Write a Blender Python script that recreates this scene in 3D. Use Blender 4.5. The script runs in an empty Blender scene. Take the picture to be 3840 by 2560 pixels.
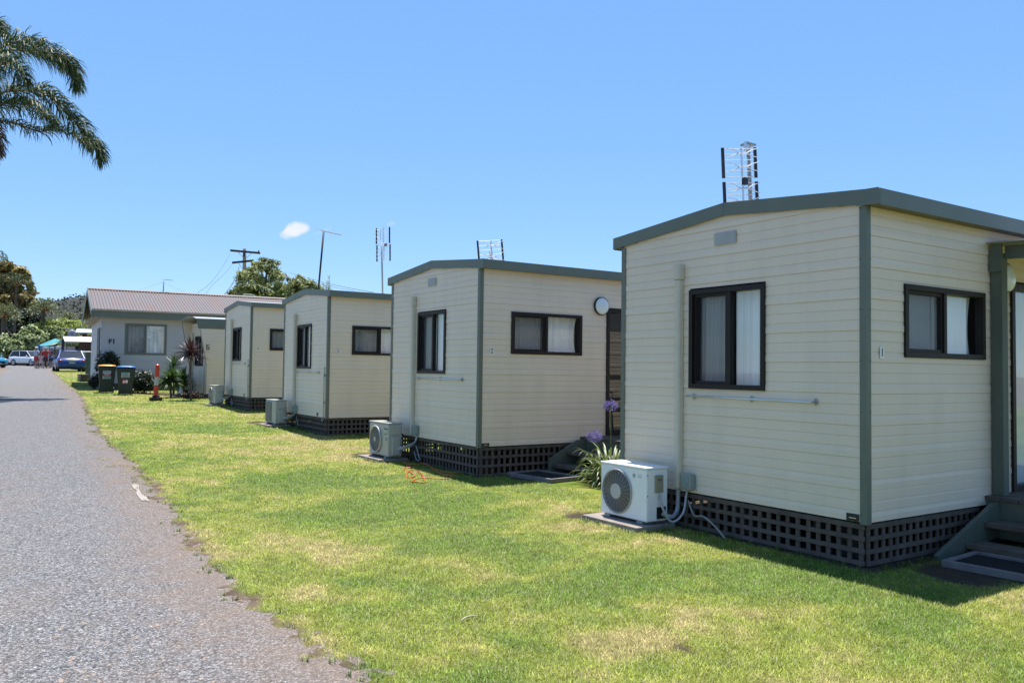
import bpy, math, random
import numpy as np
from mathutils import Vector, Matrix
random.seed(7)
rng = np.random.default_rng(11)
PI = math.pi
sc = bpy.context.scene
COL = sc.collection

# ------------------------------------------------------------------ camera and ground model
F, YAW, PIT, ROL = 3079.52, 0.5792, 0.0353, 0.0124
fw = np.array([math.sin(YAW)*math.cos(PIT), math.cos(YAW)*math.cos(PIT), math.sin(PIT)])
_r = np.array([math.cos(YAW), -math.sin(YAW), 0.0]); _u = np.cross(_r, fw)
CR = _r*math.cos(ROL)+_u*math.sin(ROL); CU = _u*math.cos(ROL)-_r*math.sin(ROL)
EYE = np.array([0, 0, 1.6])
def ray(px, py): return fw+CR*(px-1920)/F-CU*(py-1280)/F
def at_depth(px, py, d): return EYE+ray(px, py)*d
def at_y(px, py, Y): k = ray(px, py); return EYE+k*Y/k[1]
KN = [(-400,.05),(-10,.05),(0,.06),(4,.078),(10,.1),(16,.2),(23,.40),(33,.63),(58,1.07),(86,1.38),(120,1.5),(3000,1.5)]
KY = np.array([a for a, b in KN], float); KZ = np.array([b for a, b in KN])
def g(Y):
    Y = np.asarray(Y, float)
    return sum(np.interp(Y+o, KY, KZ) for o in (-3,-1.5,0,1.5,3))/5
def hit(px, py):
    k = ray(px, py); t = .5
    while t < 600:
        if (EYE+k*t)[2] < g((EYE+k*t)[1]):
            a, b = t/1.02, t
            for _ in range(30):
                m = (a+b)/2; P = EYE+k*m
                if P[2] < g(P[1]): b = m
                else: a = m
            return EYE+k*b
        t *= 1.02
    return EYE+k*120

# ------------------------------------------------------------------ materials
MATS = {}
def nodes(name):
    m = bpy.data.materials.new(name); m.use_nodes = True
    nt = m.node_tree; nt.nodes.clear()
    out = nt.nodes.new('ShaderNodeOutputMaterial'); return m, nt, out
def N(nt, t, **k):
    n = nt.nodes.new(t)
    for a, b in k.items():
        if a.startswith('i_'): n.inputs[a[2:].replace('_', ' ')].default_value = b
        else: setattr(n, a, b)
    return n
def pm(name, col, rough=.5, metal=0., var=.08, scale=6., bump=0., bscale=60., stretch=None, dirt=None, dirt_amt=.0, dscale=2., spec=.5, trans=0., island=0., coat=0.):
    kk = 1. if min(col) > .61 and name != 'cream_siding' else .70
    col = tuple(c*kk for c in col)
    if dirt: dirt = tuple(c*.7 for c in dirt)
    m, nt, out = nodes(name); L = nt.links.new
    b = N(nt, 'ShaderNodeBsdfPrincipled'); b.inputs['Roughness'].default_value = rough
    b.inputs['Metallic'].default_value = metal; b.inputs['Specular IOR Level'].default_value = spec
    b.inputs['Coat Weight'].default_value = coat
    tc = N(nt, 'ShaderNodeTexCoord'); mp = N(nt, 'ShaderNodeMapping')
    if stretch: mp.inputs['Scale'].default_value = stretch
    L(tc.outputs['Object'], mp.inputs['Vector'])
    n1 = N(nt, 'ShaderNodeTexNoise'); n1.inputs['Scale'].default_value = scale; n1.inputs['Detail'].default_value = 5
    L(mp.outputs[0], n1.inputs['Vector'])
    hsv = N(nt, 'ShaderNodeHueSaturation'); hsv.inputs['Color'].default_value = (*col, 1)
    mr = N(nt, 'ShaderNodeMapRange'); mr.inputs['From Min'].default_value = .3; mr.inputs['From Max'].default_value = .7
    mr.inputs['To Min'].default_value = 1-var; mr.inputs['To Max'].default_value = 1+var
    L(n1.outputs[0], mr.inputs[0]); L(mr.outputs[0], hsv.inputs['Value'])
    c = hsv.outputs[0]
    if island:
        ge = N(nt, 'ShaderNodeNewGeometry'); m2 = N(nt, 'ShaderNodeMapRange')
        m2.inputs['To Min'].default_value = 1-island; m2.inputs['To Max'].default_value = 1+island
        h2 = N(nt, 'ShaderNodeHueSaturation'); L(ge.outputs['Random Per Island'], m2.inputs[0])
        L(m2.outputs[0], h2.inputs['Value']); L(c, h2.inputs['Color'])
        m3 = N(nt, 'ShaderNodeMapRange'); m3.inputs['To Min'].default_value = .52; m3.inputs['To Max'].default_value = .48
        L(ge.outputs['Random Per Island'], m3.inputs[0]); L(m3.outputs[0], h2.inputs['Hue']); c = h2.outputs[0]
    if dirt:
        n2 = N(nt, 'ShaderNodeTexNoise'); n2.inputs['Scale'].default_value = dscale; n2.inputs['Detail'].default_value = 8
        n2.inputs['Roughness'].default_value = .65; L(mp.outputs[0], n2.inputs['Vector'])
        r2 = N(nt, 'ShaderNodeMapRange'); r2.inputs['From Min'].default_value = .45; r2.inputs['From Max'].default_value = .75
        r2.inputs['To Max'].default_value = dirt_amt; L(n2.outputs[0], r2.inputs[0])
        mx = N(nt, 'ShaderNodeMix', data_type='RGBA'); L(r2.outputs[0], mx.inputs[0]); L(c, mx.inputs[6]); mx.inputs[7].default_value = (*dirt, 1)
        c = mx.outputs[2]
    L(c, b.inputs['Base Color'])
    if bump:
        n3 = N(nt, 'ShaderNodeTexNoise'); n3.inputs['Scale'].default_value = bscale; n3.inputs['Detail'].default_value = 4
        L(mp.outputs[0], n3.inputs['Vector'])
        bp = N(nt, 'ShaderNodeBump'); bp.inputs['Strength'].default_value = bump; bp.inputs['Distance'].default_value = .01
        L(n3.outputs[0], bp.inputs['Height']); L(bp.outputs[0], b.inputs['Normal'])
    if trans:
        tr = N(nt, 'ShaderNodeBsdfTranslucent'); L(c, tr.inputs['Color']); ms = N(nt, 'ShaderNodeMixShader'); ms.inputs[0].default_value = trans
        L(b.outputs[0], ms.inputs[1]); L(tr.outputs[0], ms.inputs[2]); L(ms.outputs[0], out.inputs[0])
    else: L(b.outputs[0], out.inputs[0])
    MATS[name] = m; return m
def glass(name, tint, extra=0.):
    m, nt, out = nodes(name); L = nt.links.new
    t = N(nt, 'ShaderNodeBsdfTransparent'); t.inputs[0].default_value = (*tint, 1)
    gl = N(nt, 'ShaderNodeBsdfGlossy'); gl.inputs['Roughness'].default_value = .02
    fr = N(nt, 'ShaderNodeFresnel'); ge = N(nt, 'ShaderNodeNewGeometry'); io = N(nt, 'ShaderNodeMapRange'); io.inputs['To Min'].default_value = 1.55; io.inputs['To Max'].default_value = 1/1.55
    L(ge.outputs['Backfacing'], io.inputs[0]); L(io.outputs[0], fr.inputs[0])
    ad = N(nt, 'ShaderNodeMath', operation='MULTIPLY_ADD'); ad.inputs[1].default_value = 1.5; ad.inputs[2].default_value = extra; ad.use_clamp = True
    L(fr.outputs[0], ad.inputs[0])
    ms = N(nt, 'ShaderNodeMixShader'); L(ad.outputs[0], ms.inputs[0]); L(t.outputs[0], ms.inputs[1]); L(gl.outputs[0], ms.inputs[2]); L(ms.outputs[0], out.inputs[0])
    MATS[name] = m; return m
def see_through(name, col, k):
    m, nt, out = nodes(name); L = nt.links.new
    t = N(nt, 'ShaderNodeBsdfTransparent'); d = N(nt, 'ShaderNodeBsdfDiffuse'); d.inputs[0].default_value = (*col, 1)
    ms = N(nt, 'ShaderNodeMixShader'); ms.inputs[0].default_value = k; L(t.outputs[0], ms.inputs[1]); L(d.outputs[0], ms.inputs[2]); L(ms.outputs[0], out.inputs[0])
    MATS[name] = m; return m

CREAM = pm('cream_siding', (1.02,.85,.66), .42, var=.03, scale=1.2, dirt=(.50,.43,.33), dirt_amt=.16, dscale=3.2, stretch=(1,1,.22), bump=.04, bscale=300)
WHITEBOARD = pm('white_board', (.605,.595,.60), .5, var=.04, scale=1.5, dirt=(.45,.42,.38), dirt_amt=.2, dscale=1.2)
GREEN = pm('green_trim', (.172,.200,.158), .45, var=.06, scale=4, dirt=(.16,.18,.15), dirt_amt=.25, dscale=3)
GREEN_WOOD = pm('green_painted_timber', (.125,.150,.115), .6, var=.12, scale=8, stretch=(1,1,.3), bump=.15, bscale=80)
BROWN = pm('dark_brown_frame', (.020,.014,.012), .5, var=.1, spec=.3)
SOFFIT = pm('brown_soffit', (.24,.20,.14), .7, var=.12)
ROOFSTEEL = pm('pale_roof_steel', (.55,.56,.55), .4, metal=.4, var=.08, scale=3)
TIMBER = pm('weathered_timber', (.128,.100,.080), .85, var=.28, scale=7, stretch=(1,1,1), bump=.4, bscale=90, dirt=(.10,.085,.075), dirt_amt=.5, dscale=6, island=.15)
TREAD = pm('stair_timber', (.13,.105,.085), .85, var=.3, scale=8, bump=.4, bscale=60)
DARKSOIL = pm('dark_soil', (.045,.035,.027), 1., var=.4, scale=20, bump=.8, bscale=40)
CURTAIN = pm('white_curtain', (.86,.86,.86), .9, var=.05, scale=4)
GLASS = glass('window_glass', (.93,.95,.95), .06)
DARKGLASS = glass('dark_glass', (.55,.58,.60), .05)
FLY = see_through('insect_screen', (.03,.03,.035), .42)
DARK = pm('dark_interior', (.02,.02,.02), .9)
ACW = pm('white_metal_case', (.78,.79,.80), .35, var=.02, dirt=(.5,.45,.4), dirt_amt=.12, dscale=5)
ACB = pm('beige_metal_case', (.56,.55,.49), .4, var=.03, dirt=(.4,.36,.28), dirt_amt=.2, dscale=5)
ACGRILL = pm('grey_grille', (.42,.40,.37), .5)
BLACKP = pm('black_plastic', (.012,.012,.013), .5)
HUB = pm('hub_plastic', (.62,.60,.58), .45)
BEIGEP = pm('beige_plastic', (.36,.34,.25), .5)
GREYP = pm('grey_green_box', (.36,.42,.38), .45)
CONDUIT = pm('grey_conduit', (.50,.53,.56), .4)
DUCT = pm('cream_duct', (.80,.72,.58), .45, var=.04)
ALU = pm('aluminium', (.62,.64,.66), .35, metal=.7)
GALV = pm('galvanised_steel', (.42,.43,.43), .5, metal=.5, var=.15)
CONC = pm('concrete', (.34,.285,.25), .9, var=.15, scale=12, bump=.3, bscale=80, dirt=(.2,.15,.12), dirt_amt=.5, dscale=5)
WHITEP = pm('white_plastic', (.8,.8,.8), .4)
OPAL = pm('opal_lamp_cover', (.72,.78,.80), .15, spec=.7)
BLACKTXT = pm('black_lettering', (.01,.01,.01), .5)
BLUETXT = pm('blue_lettering', (.02,.08,.22), .5)
GREYTXT = pm('grey_lettering', (.5,.52,.55), .5)
ORANGE = pm('orange_rubber', (.62,.13,.02), .45)
RUBBER = pm('black_rubber', (.02,.02,.02), .85, bump=.5, bscale=150)

# ------------------------------------------------------------------ mesh helper
class MB:
    def __init__(s): s.V = []; s.F = []
    def add(s, V, Fs, M=None):
        o = len(s.V)
        for v in V:
            v = Vector(v)
            s.V.append(tuple(M @ v) if M is not None else tuple(v))
        s.F += [tuple(i+o for i in f) for f in Fs]; return s
    def box(s, x0, x1, y0, y1, z0, z1, M=None):
        return s.add([(x0,y0,z0),(x1,y0,z0),(x1,y1,z0),(x0,y1,z0),(x0,y0,z1),(x1,y0,z1),(x1,y1,z1),(x0,y1,z1)],
                     [(0,3,2,1),(4,5,6,7),(0,1,5,4),(1,2,6,5),(2,3,7,6),(3,0,4,7)], M)
    def prism(s, pts, a, b, axis='y', M=None):     # polygon pts in the other two axes, extruded a..b
        n = len(pts); V = []
        for t in (a, b):
            for p, q in pts:
                V.append({'x': (t,p,q), 'y': (p,t,q), 'z': (p,q,t)}[axis])
        Fs = [tuple(range(n)), tuple(range(2*n-1, n-1, -1))]+[(i, i+n, (i+1) % n+n, (i+1) % n) for i in range(n)]
        return s.add(V, Fs, M)
    def tube(s, P, r, n=8, closed=False, caps=True):
        P = [Vector(p) for p in P]; k = len(P)
        R = r if hasattr(r, '__len__') else [r]*k
        up = Vector((0,0,1)); prev = None; V = []
        for i in range(k):
            a = P[i-1] if (i > 0 or closed) else P[i]; b = P[(i+1) % k] if (i < k-1 or closed) else P[i]
            t = (b-a).normalized() if (b-a).length > 1e-9 else up
            if prev is None: prev = t.cross(up if abs(t.z) < .9 else Vector((1,0,0))).normalized()
            x = (prev-t*prev.dot(t)); x = x.normalized() if x.length > 1e-6 else t.orthogonal().normalized(); prev = x
            y = t.cross(x)
            for j in range(n):
                w = 2*PI*j/n; V.append(P[i]+(x*math.cos(w)+y*math.sin(w))*R[i])
        Fs = []
        for i in range(k if closed else k-1):
            for j in range(n):
                a = i*n+j; b = i*n+(j+1) % n; c = ((i+1) % k)*n+(j+1) % n; d = ((i+1) % k)*n+j
                Fs.append((a,b,c,d))
        if caps and not closed: Fs += [tuple(range(n-1,-1,-1)), tuple(range((k-1)*n, k*n))]
        return s.add(V, Fs)
    def cyl(s, c, r, h, axis='z', n=20, r2=None):
        r2 = r if r2 is None else r2; c = Vector(c)
        ax = {'x': Vector((1,0,0)), 'y': Vector((0,1,0)), 'z': Vector((0,0,1))}[axis]
        return s.tube([c, c+ax*h], [r, r2], n)
    def ell(s, c, r, nu=14, nv=9, M=None):
        V = []; Fs = []
        for i in range(nv+1):
            ph = PI*i/nv
            for j in range(nu):
                th = 2*PI*j/nu; V.append((c[0]+r[0]*math.sin(ph)*math.cos(th), c[1]+r[1]*math.sin(ph)*math.sin(th), c[2]+r[2]*math.cos(ph)))
        for i in range(nv):
            for j in range(nu): Fs.append((i*nu+j, (i+1)*nu+j, (i+1)*nu+(j+1) % nu, i*nu+(j+1) % nu))
        return s.add(V, Fs, M)
    def build(s, name, mat, parent=None, smooth=False, bevel=0, M=None):
        me = bpy.data.meshes.new(name); V = s.V
        if M is not None: V = [tuple(M @ Vector(v)) for v in V]
        me.from_pydata(V, [], s.F); me.update()
        bm = None
        o = bpy.data.objects.new(name, me); COL.objects.link(o)
        me.materials.append(mat)
        import bmesh
        bm = bmesh.new(); bm.from_mesh(me); bmesh.ops.recalc_face_normals(bm, faces=bm.faces); bm.to_mesh(me); bm.free()
        if smooth:
            for p in me.polygons: p.use_smooth = True
        if bevel:
            b = o.modifiers.new('bevel', 'BEVEL'); b.width = bevel; b.segments = 2; b.limit_method = 'ANGLE'
        if parent is not None: o.parent = parent
        return o
def np_obj(name, V, n, mat, parent=None, colors=None, smooth=False):
    """V: (k*n,3) independent n-gons"""
    V = np.asarray(V, np.float32); k = len(V)//n
    me = bpy.data.meshes.new(name); me.vertices.add(k*n); me.vertices.foreach_set('co', V.ravel())
    me.loops.add(k*n); me.loops.foreach_set('vertex_index', np.arange(k*n, dtype=np.int32))
    me.polygons.add(k); me.polygons.foreach_set('loop_start', np.arange(0, k*n, n, dtype=np.int32))
    me.update(calc_edges=True)
    if colors is not None:
        a = me.color_attributes.new('col', 'FLOAT_COLOR', 'POINT')
        c = np.ones((k*n, 4), np.float32); c[:, :3] = colors; a.data.foreach_set('color', c.ravel())
    if smooth: me.polygons.foreach_set('use_smooth', np.ones(k, bool))
    me.materials.append(mat); o = bpy.data.objects.new(name, me); COL.objects.link(o)
    if parent is not None: o.parent = parent
    return o
def empty(name, loc, rz=0):
    o = bpy.data.objects.new(name, None); o.location = loc; o.rotation_euler = (0, 0, rz); o.empty_display_size = .2; COL.objects.link(o); return o
def tag(o, label, cat, group=None):
    o['label'] = label; o['category'] = cat
    if group: o['group'] = group
    return o
def struct(o, kind='structure', label=None):
    o['kind'] = kind
    if label: o['label'] = label
    return o
def text(name, s, size, mat, parent, loc, rot, ext=.001, sx=1., bold=0.):
    cu = bpy.data.curves.new(name, 'FONT'); cu.body = s; cu.size = size; cu.align_x = 'CENTER'; cu.align_y = 'CENTER'; cu.extrude = ext; cu.offset = bold
    t = bpy.data.objects.new('tmp', cu); COL.objects.link(t); dg = bpy.context.evaluated_depsgraph_get()
    me = bpy.data.meshes.new_from_object(t.evaluated_get(dg)); bpy.data.objects.remove(t)
    me.materials.clear(); me.materials.append(mat)
    o = bpy.data.objects.new(name, me); COL.objects.link(o); o.location = loc; o.rotation_euler = rot; o.scale = (sx, 1, 1); o.parent = parent; return o
RX = PI/2
ROT_MY = (RX, 0, 0)          # text facing -Y
ROT_MX = (RX, 0, -PI/2)      # text facing -X

# ------------------------------------------------------------------ camera, sun, sky
cam = bpy.data.cameras.new('camera'); co = bpy.data.objects.new('camera', cam); COL.objects.link(co); sc.camera = co
Mx = Matrix.Identity(4)
for i in range(3):
    Mx[i][0] = CR[i]; Mx[i][1] = CU[i]; Mx[i][2] = -fw[i]; Mx[i][3] = EYE[i]
co.matrix_world = Mx
cam.sensor_width = 36; cam.sensor_fit = 'HORIZONTAL'; cam.lens = F/3840*36; cam.clip_start = .05; cam.clip_end = 6000
SD = Vector((.43, .79, 2.98)).normalized()
sun = bpy.data.lights.new('sun', 'SUN'); sun.energy = 5.0; sun.angle = math.radians(.53); sun.color = (1, .955, .89)
so = bpy.data.objects.new('sun', sun); COL.objects.link(so); so.rotation_euler = SD.to_track_quat('Z', 'Y').to_euler(); so.location = (0, 0, 50)
w = bpy.data.worlds.new('World'); sc.world = w; w.use_nodes = True
nt = w.node_tree; nt.nodes.clear(); L = nt.links.new
sky = N(nt, 'ShaderNodeTexSky', sky_type='NISHITA', sun_disc=False, sun_elevation=math.asin(SD.z), sun_rotation=math.atan2(SD.x, SD.y), altitude=0, air_density=1.0, dust_density=0., ozone_density=3.5)
bg = N(nt, 'ShaderNodeBackground'); wo = N(nt, 'ShaderNodeOutputWorld'); bg.inputs[1].default_value = .10
# a small fair-weather cloud low in the sky, at its own compass direction
tc = N(nt, 'ShaderNodeTexCoord')
def cloud(cpx, cpy, ax, ay, dens, seed):
    c = Vector(ray(cpx, cpy)).normalized(); r = Vector(CR); u = Vector(CU)
    def dot(v, off, k):
        d = N(nt, 'ShaderNodeVectorMath', operation='DOT_PRODUCT'); L(nz.outputs[0], d.inputs[0]); d.inputs[1].default_value = v
        a = N(nt, 'ShaderNodeMath', operation='SUBTRACT'); L(d.outputs['Value'], a.inputs[0]); a.inputs[1].default_value = off
        m = N(nt, 'ShaderNodeMath', operation='MULTIPLY'); L(a.outputs[0], m.inputs[0]); m.inputs[1].default_value = 1/k; return m
    n1 = N(nt, 'ShaderNodeTexNoise'); n1.inputs['Scale'].default_value = 60; n1.inputs['Detail'].default_value = 4; L(tc.outputs['Generated'], n1.inputs['Vector'])
    sb = N(nt, 'ShaderNodeVectorMath', operation='SUBTRACT'); L(n1.outputs['Color'], sb.inputs[0]); sb.inputs[1].default_value = (.5,.5,.5)
    scl = N(nt, 'ShaderNodeVectorMath', operation='SCALE'); L(sb.outputs[0], scl.inputs[0]); scl.inputs['Scale'].default_value = ax*.9
    nz = N(nt, 'ShaderNodeVectorMath', operation='ADD'); L(tc.outputs['Generated'], nz.inputs[0]); L(scl.outputs[0], nz.inputs[1])
    tilt = (r*math.cos(.35)+u*math.sin(.35)); tilt2 = (u*math.cos(.35)-r*math.sin(.35))
    X = dot(tilt, tilt.dot(c), ax); Y = dot(tilt2, tilt2.dot(c), ay); Z = dot(c, 0, 1)
    s1 = N(nt, 'ShaderNodeMath', operation='MULTIPLY'); L(X.outputs[0], s1.inputs[0]); L(X.outputs[0], s1.inputs[1])
    s2 = N(nt, 'ShaderNodeMath', operation='MULTIPLY_ADD'); L(Y.outputs[0], s2.inputs[0]); L(Y.outputs[0], s2.inputs[1]); L(s1.outputs[0], s2.inputs[2])
    mr = N(nt, 'ShaderNodeMapRange', interpolation_type='SMOOTHSTEP'); L(s2.outputs[0], mr.inputs[0])
    mr.inputs['From Min'].default_value = 1.25; mr.inputs['From Max'].default_value = .25; mr.inputs['To Min'].default_value = 0; mr.inputs['To Max'].default_value = dens
    gt = N(nt, 'ShaderNodeMath', operation='GREATER_THAN'); L(Z.outputs[0], gt.inputs[0]); gt.inputs[1].default_value = .5
    m = N(nt, 'ShaderNodeMath', operation='MULTIPLY'); L(mr.outputs[0], m.inputs[0]); L(gt.outputs[0], m.inputs[1]); return m
SKYMUL = 1.0
mx0 = N(nt, 'ShaderNodeMix', data_type='RGBA'); mx0.inputs[0].default_value = .55; L(sky.outputs[0], mx0.inputs[6]); mx0.inputs[7].default_value = (1.65, 2.95, 5.4, 1); prev = mx0.outputs[2]
for a in [(1108, 862, .0150, .0085, .85, 0), (1082, 876, .012, .006, .5, 0), (1468, 838, .006, .003, .15, 1), (1205, 868, .012, .003, .1, 0)]:
    k = cloud(*a); mx = N(nt, 'ShaderNodeMix', data_type='RGBA'); L(k.outputs[0], mx.inputs[0]); L(prev, mx.inputs[6]); mx.inputs[7].default_value = (5.0, 5.1, 5.3, 1); prev = mx.outputs[2]
hs = N(nt, 'ShaderNodeHueSaturation'); hs.inputs['Saturation'].default_value = 1.1; L(prev, hs.inputs['Color']); L(hs.outputs[0], bg.inputs[0]); L(bg.outputs[0], wo.inputs[0])
sc.view_settings.view_transform = 'Standard'; sc.view_settings.look = 'None'; sc.view_settings.exposure = 0.9; sc.view_settings.gamma = 1
sc.render.engine = 'CYCLES'
sc.cycles.max_bounces = 8; sc.cycles.transparent_max_bounces = 12

# ------------------------------------------------------------------ ground, road, lawn
_perm = rng.random((64, 64, 6))
def vnoise(x, y, ch=0):
    x = np.asarray(x, float); y = np.asarray(y, float)
    xi = np.floor(x).astype(int); yi = np.floor(y).astype(int); fx = x-xi; fy = y-yi
    fx = fx*fx*(3-2*fx); fy = fy*fy*(3-2*fy); P = _perm[:, :, ch]
    a = P[xi % 64, yi % 64]; b = P[(xi+1) % 64, yi % 64]; c = P[xi % 64, (yi+1) % 64]; d = P[(xi+1) % 64, (yi+1) % 64]
    return (a*(1-fx)+b*fx)*(1-fy)+(c*(1-fx)+d*fx)*fy
def fbm(x, y, ch=0, o=4):
    s = 0; a = .5; t = 0
    for i in range(o):
        s = s+a*vnoise(x*2**i+i*7.3, y*2**i+i*3.1, (ch+i) % 6); t += a; a *= .55
    return s/t
EY = np.array([-30,0,3.9,4.9,5.6,6.5,8.2,9.9,11.8,14.6,17.6,22.2,31.4,37.8,47.7,58,69.2,76,80,110]); EX = np.array([1.2,1.6,1.61,1.53,1.50,1.52,1.68,1.81,1.93,2.01,2.06,2.36,3.02,3.28,3.69,4.15,4.69,5.5,13,20])
def edge(Y): return np.interp(Y, EY, EX)
rowsY = np.concatenate([[-2500,-600,-200,-60,-30], np.arange(-12, 2, .5), np.arange(2, 32, .07), np.arange(32, 112, .5), [120,150,220,400,900,3500]])
def edge_rag(Y):
    return edge(Y)+(fbm(Y*1.3, Y*0+.5, 1)-.5)*.26+(fbm(Y*5, Y*0+9.5, 2)-.5)*.30
def sheet(name, cols, mat, lift, rows, colfn=None, zfn=None):
    """cols: function(rowY) -> x array;  one sheet following the slope"""
    X = np.array([cols(y) for y in rows]); R, Cn = X.shape; Y = np.repeat(rows[:, None], Cn, 1); Z = g(Y)+lift
    if zfn is not None: Z = Z+zfn(X, Y)
    V = np.stack([X, Y, Z], -1).reshape(-1, 3)
    i = np.arange(R-1)[:, None]*Cn+np.arange(Cn-1)[None]; i = i.ravel()
    Q = np.stack([i, i+1, i+Cn+1, i+Cn], -1).astype(np.int32)
    me = bpy.data.meshes.new(name); me.vertices.add(len(V)); me.vertices.foreach_set('co', V.astype(np.float32).ravel())
    me.loops.add(Q.size); me.loops.foreach_set('vertex_index', Q.ravel()); me.polygons.add(len(Q)); me.polygons.foreach_set('loop_start', np.arange(0, Q.size, 4, dtype=np.int32))
    me.update(calc_edges=True)
    if colfn is not None:
        c = np.ones((len(V), 4), np.float32); cc_ = colfn(X.ravel(), Y.ravel()); c[:, :cc_.shape[1]] = cc_
        a = me.color_attributes.new('col', 'FLOAT_COLOR', 'POINT'); a.data.foreach_set('color', c.ravel())
    me.materials.append(mat); o = bpy.data.objects.new(name, me); COL.objects.link(o); return o
# spots: (photo point on the ground, radius) shaping the green, tan and bare patches of the lawn
def spots(L_): return [(hit(px, py), r, k) for px, py, r, k in L_]
GREENS = spots([(1500,1890,.75,1),(1150,1800,.8,.9),(1250,1955,.35,.9),(1700,1900,.8,.7),(3650,2420,.7,.8),(2900,2180,.6,.7),(2450,2150,.5,.5),(900,1600,1.5,.5),(1900,2450,.25,.4)])
TANS = spots([(1250,2090,.45,.9),(1700,2130,.5,.8),(2250,2420,.35,.9),(1950,2480,.22,.9),(2700,2330,.35,.6),(1100,2230,.25,.4),(3300,2480,.4,.6),(2150,1980,.3,.9),(700,1640,1.2,.6),(1900,1900,.6,.5),(1000,1700,.7,.35),(3050,2300,.3,.5),(1330,1718,.5,.9),(940,1598,.6,.8),(740,1520,.7,.7)])
BARES = [(np.array([6.9,3.15,0]),.55,1.),(np.array([6.35,3.4,0]),.42,1.),(np.array([7.2,3.25,0]),.75,1.),(np.array([7.8,2.9,0]),.6,1.),(np.array([5.35,6.75,0]),.28,1.),(np.array([5.55,12.9,0]),.3,.9),(np.array([5.6,19.4,0]),.35,.9),(np.array([6.6,9.5,0]),.5,.9),(np.array([7.4,9.3,0]),.6,1.),(np.array([6.0,31.5,0]),1.2,1.)]+spots([(2560,2437,.07,1.)])
def gauss(x, y, S):
    r = np.zeros_like(x)
    for P, s, k in S: r = np.maximum(r, k*np.exp(-((x-P[0])**2+((y-P[1]))**2)/(s*s)))
    return r
def bare(x, y):
    b = gauss(x, y, BARES)*1.35+(fbm(x*3, y*3, 3)-.5)*.7
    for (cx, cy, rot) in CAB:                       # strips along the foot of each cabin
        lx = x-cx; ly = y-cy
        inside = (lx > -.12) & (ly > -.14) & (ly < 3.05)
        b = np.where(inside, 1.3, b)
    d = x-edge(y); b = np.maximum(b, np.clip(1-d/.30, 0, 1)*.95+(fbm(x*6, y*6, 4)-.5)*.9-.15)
    return np.clip((b-.55)*4, 0, 1)
CAB = [(5.894,3.899,0.),(5.930,9.895,0.),(6.079,16.219,0.),(6.375,22.943,0.)]
def lawn_col(x, y, jit=None):
    n = fbm(x*.55, y*.55, 0); n2 = fbm(x*3.1+5, y*3.1, 2); n3 = fbm(x*14, y*14, 4, 3)
    dry = np.clip((n-.5)*1.7+.50+(n2-.5)*1.5, 0, 1)
    dry = np.clip(dry+gauss(x, y, TANS)*.55-gauss(x, y, GREENS)*.95, 0, 1)
    G0 = np.array([.135,.215,.028]); G1 = np.array([.275,.315,.050]); T = np.array([.43,.345,.165])
    c = G0+(G1-G0)*np.clip(dry*1.6, 0, 1)[:, None]; c = c+(T-c)*np.clip((dry-.60)*1.7+(n3-.5)*.9, 0, .85)[:, None]
    c = c*(1+(n3-.5)*.9)[:, None]
    far = np.clip((y-14)/20, 0, 1)[:, None]; c = c*(1-far*.0)
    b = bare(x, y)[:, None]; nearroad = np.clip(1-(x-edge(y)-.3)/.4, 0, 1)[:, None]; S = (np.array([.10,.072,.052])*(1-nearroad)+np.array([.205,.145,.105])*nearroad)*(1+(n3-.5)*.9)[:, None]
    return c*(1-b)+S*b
m, nt, out = nodes('lawn_turf'); L = nt.links.new
at = N(nt, 'ShaderNodeAttribute', attribute_name='col'); b = N(nt, 'ShaderNodeBsdfPrincipled'); b.inputs['Roughness'].default_value = .95; b.inputs['Specular IOR Level'].default_value = .15
tcn = N(nt, 'ShaderNodeTexCoord'); n1 = N(nt, 'ShaderNodeTexNoise'); n1.inputs['Scale'].default_value = 90; n1.inputs['Detail'].default_value = 6; n1.inputs['Roughness'].default_value = .75; L(tcn.outputs['Object'], n1.inputs['Vector'])
mr = N(nt, 'ShaderNodeMapRange'); mr.inputs['From Min'].default_value = .3; mr.inputs['From Max'].default_value = .7; mr.inputs['To Min'].default_value = .30; mr.inputs['To Max'].default_value = .95; L(n1.outputs[0], mr.inputs[0])  # turf darkened in colour for the shade between the blades
hs = N(nt, 'ShaderNodeHueSaturation'); L(at.outputs['Color'], hs.inputs['Color']); L(mr.outputs[0], hs.inputs['Value']); L(hs.outputs[0], b.inputs['Base Color'])
bp = N(nt, 'ShaderNodeBump'); bp.inputs['Strength'].default_value = .8; bp.inputs['Distance'].default_value = .02; L(n1.outputs[0], bp.inputs['Height']); L(bp.outputs[0], b.inputs['Normal'])
L(b.outputs[0], out.inputs[0])
TURF = m
m, nt, out = nodes('grass_blade'); L = nt.links.new
at = N(nt, 'ShaderNodeAttribute', attribute_name='col'); b = N(nt, 'ShaderNodeBsdfPrincipled'); b.inputs['Roughness'].default_value = .5; b.inputs['Specular IOR Level'].default_value = .3
tr = N(nt, 'ShaderNodeBsdfTranslucent'); ms = N(nt, 'ShaderNodeMixShader'); ms.inputs[0].default_value = .3
gn = N(nt, 'ShaderNodeNewGeometry'); va = N(nt, 'ShaderNodeVectorMath', operation='MULTIPLY_ADD'); L(gn.outputs['Normal'], va.inputs[0]); va.inputs[1].default_value = (.6,.6,.6); va.inputs[2].default_value = (0,0,.8)
vn = N(nt, 'ShaderNodeVectorMath', operation='NORMALIZE'); L(va.outputs[0], vn.inputs[0]); L(vn.outputs[0], b.inputs['Normal'])
L(at.outputs['Color'], b.inputs['Base Color']); L(at.outputs['Color'], tr.inputs['Color']); L(b.outputs[0], ms.inputs[1]); L(tr.outputs[0], ms.inputs[2]); L(ms.outputs[0], out.inputs[0])
BLADE = m
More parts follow.
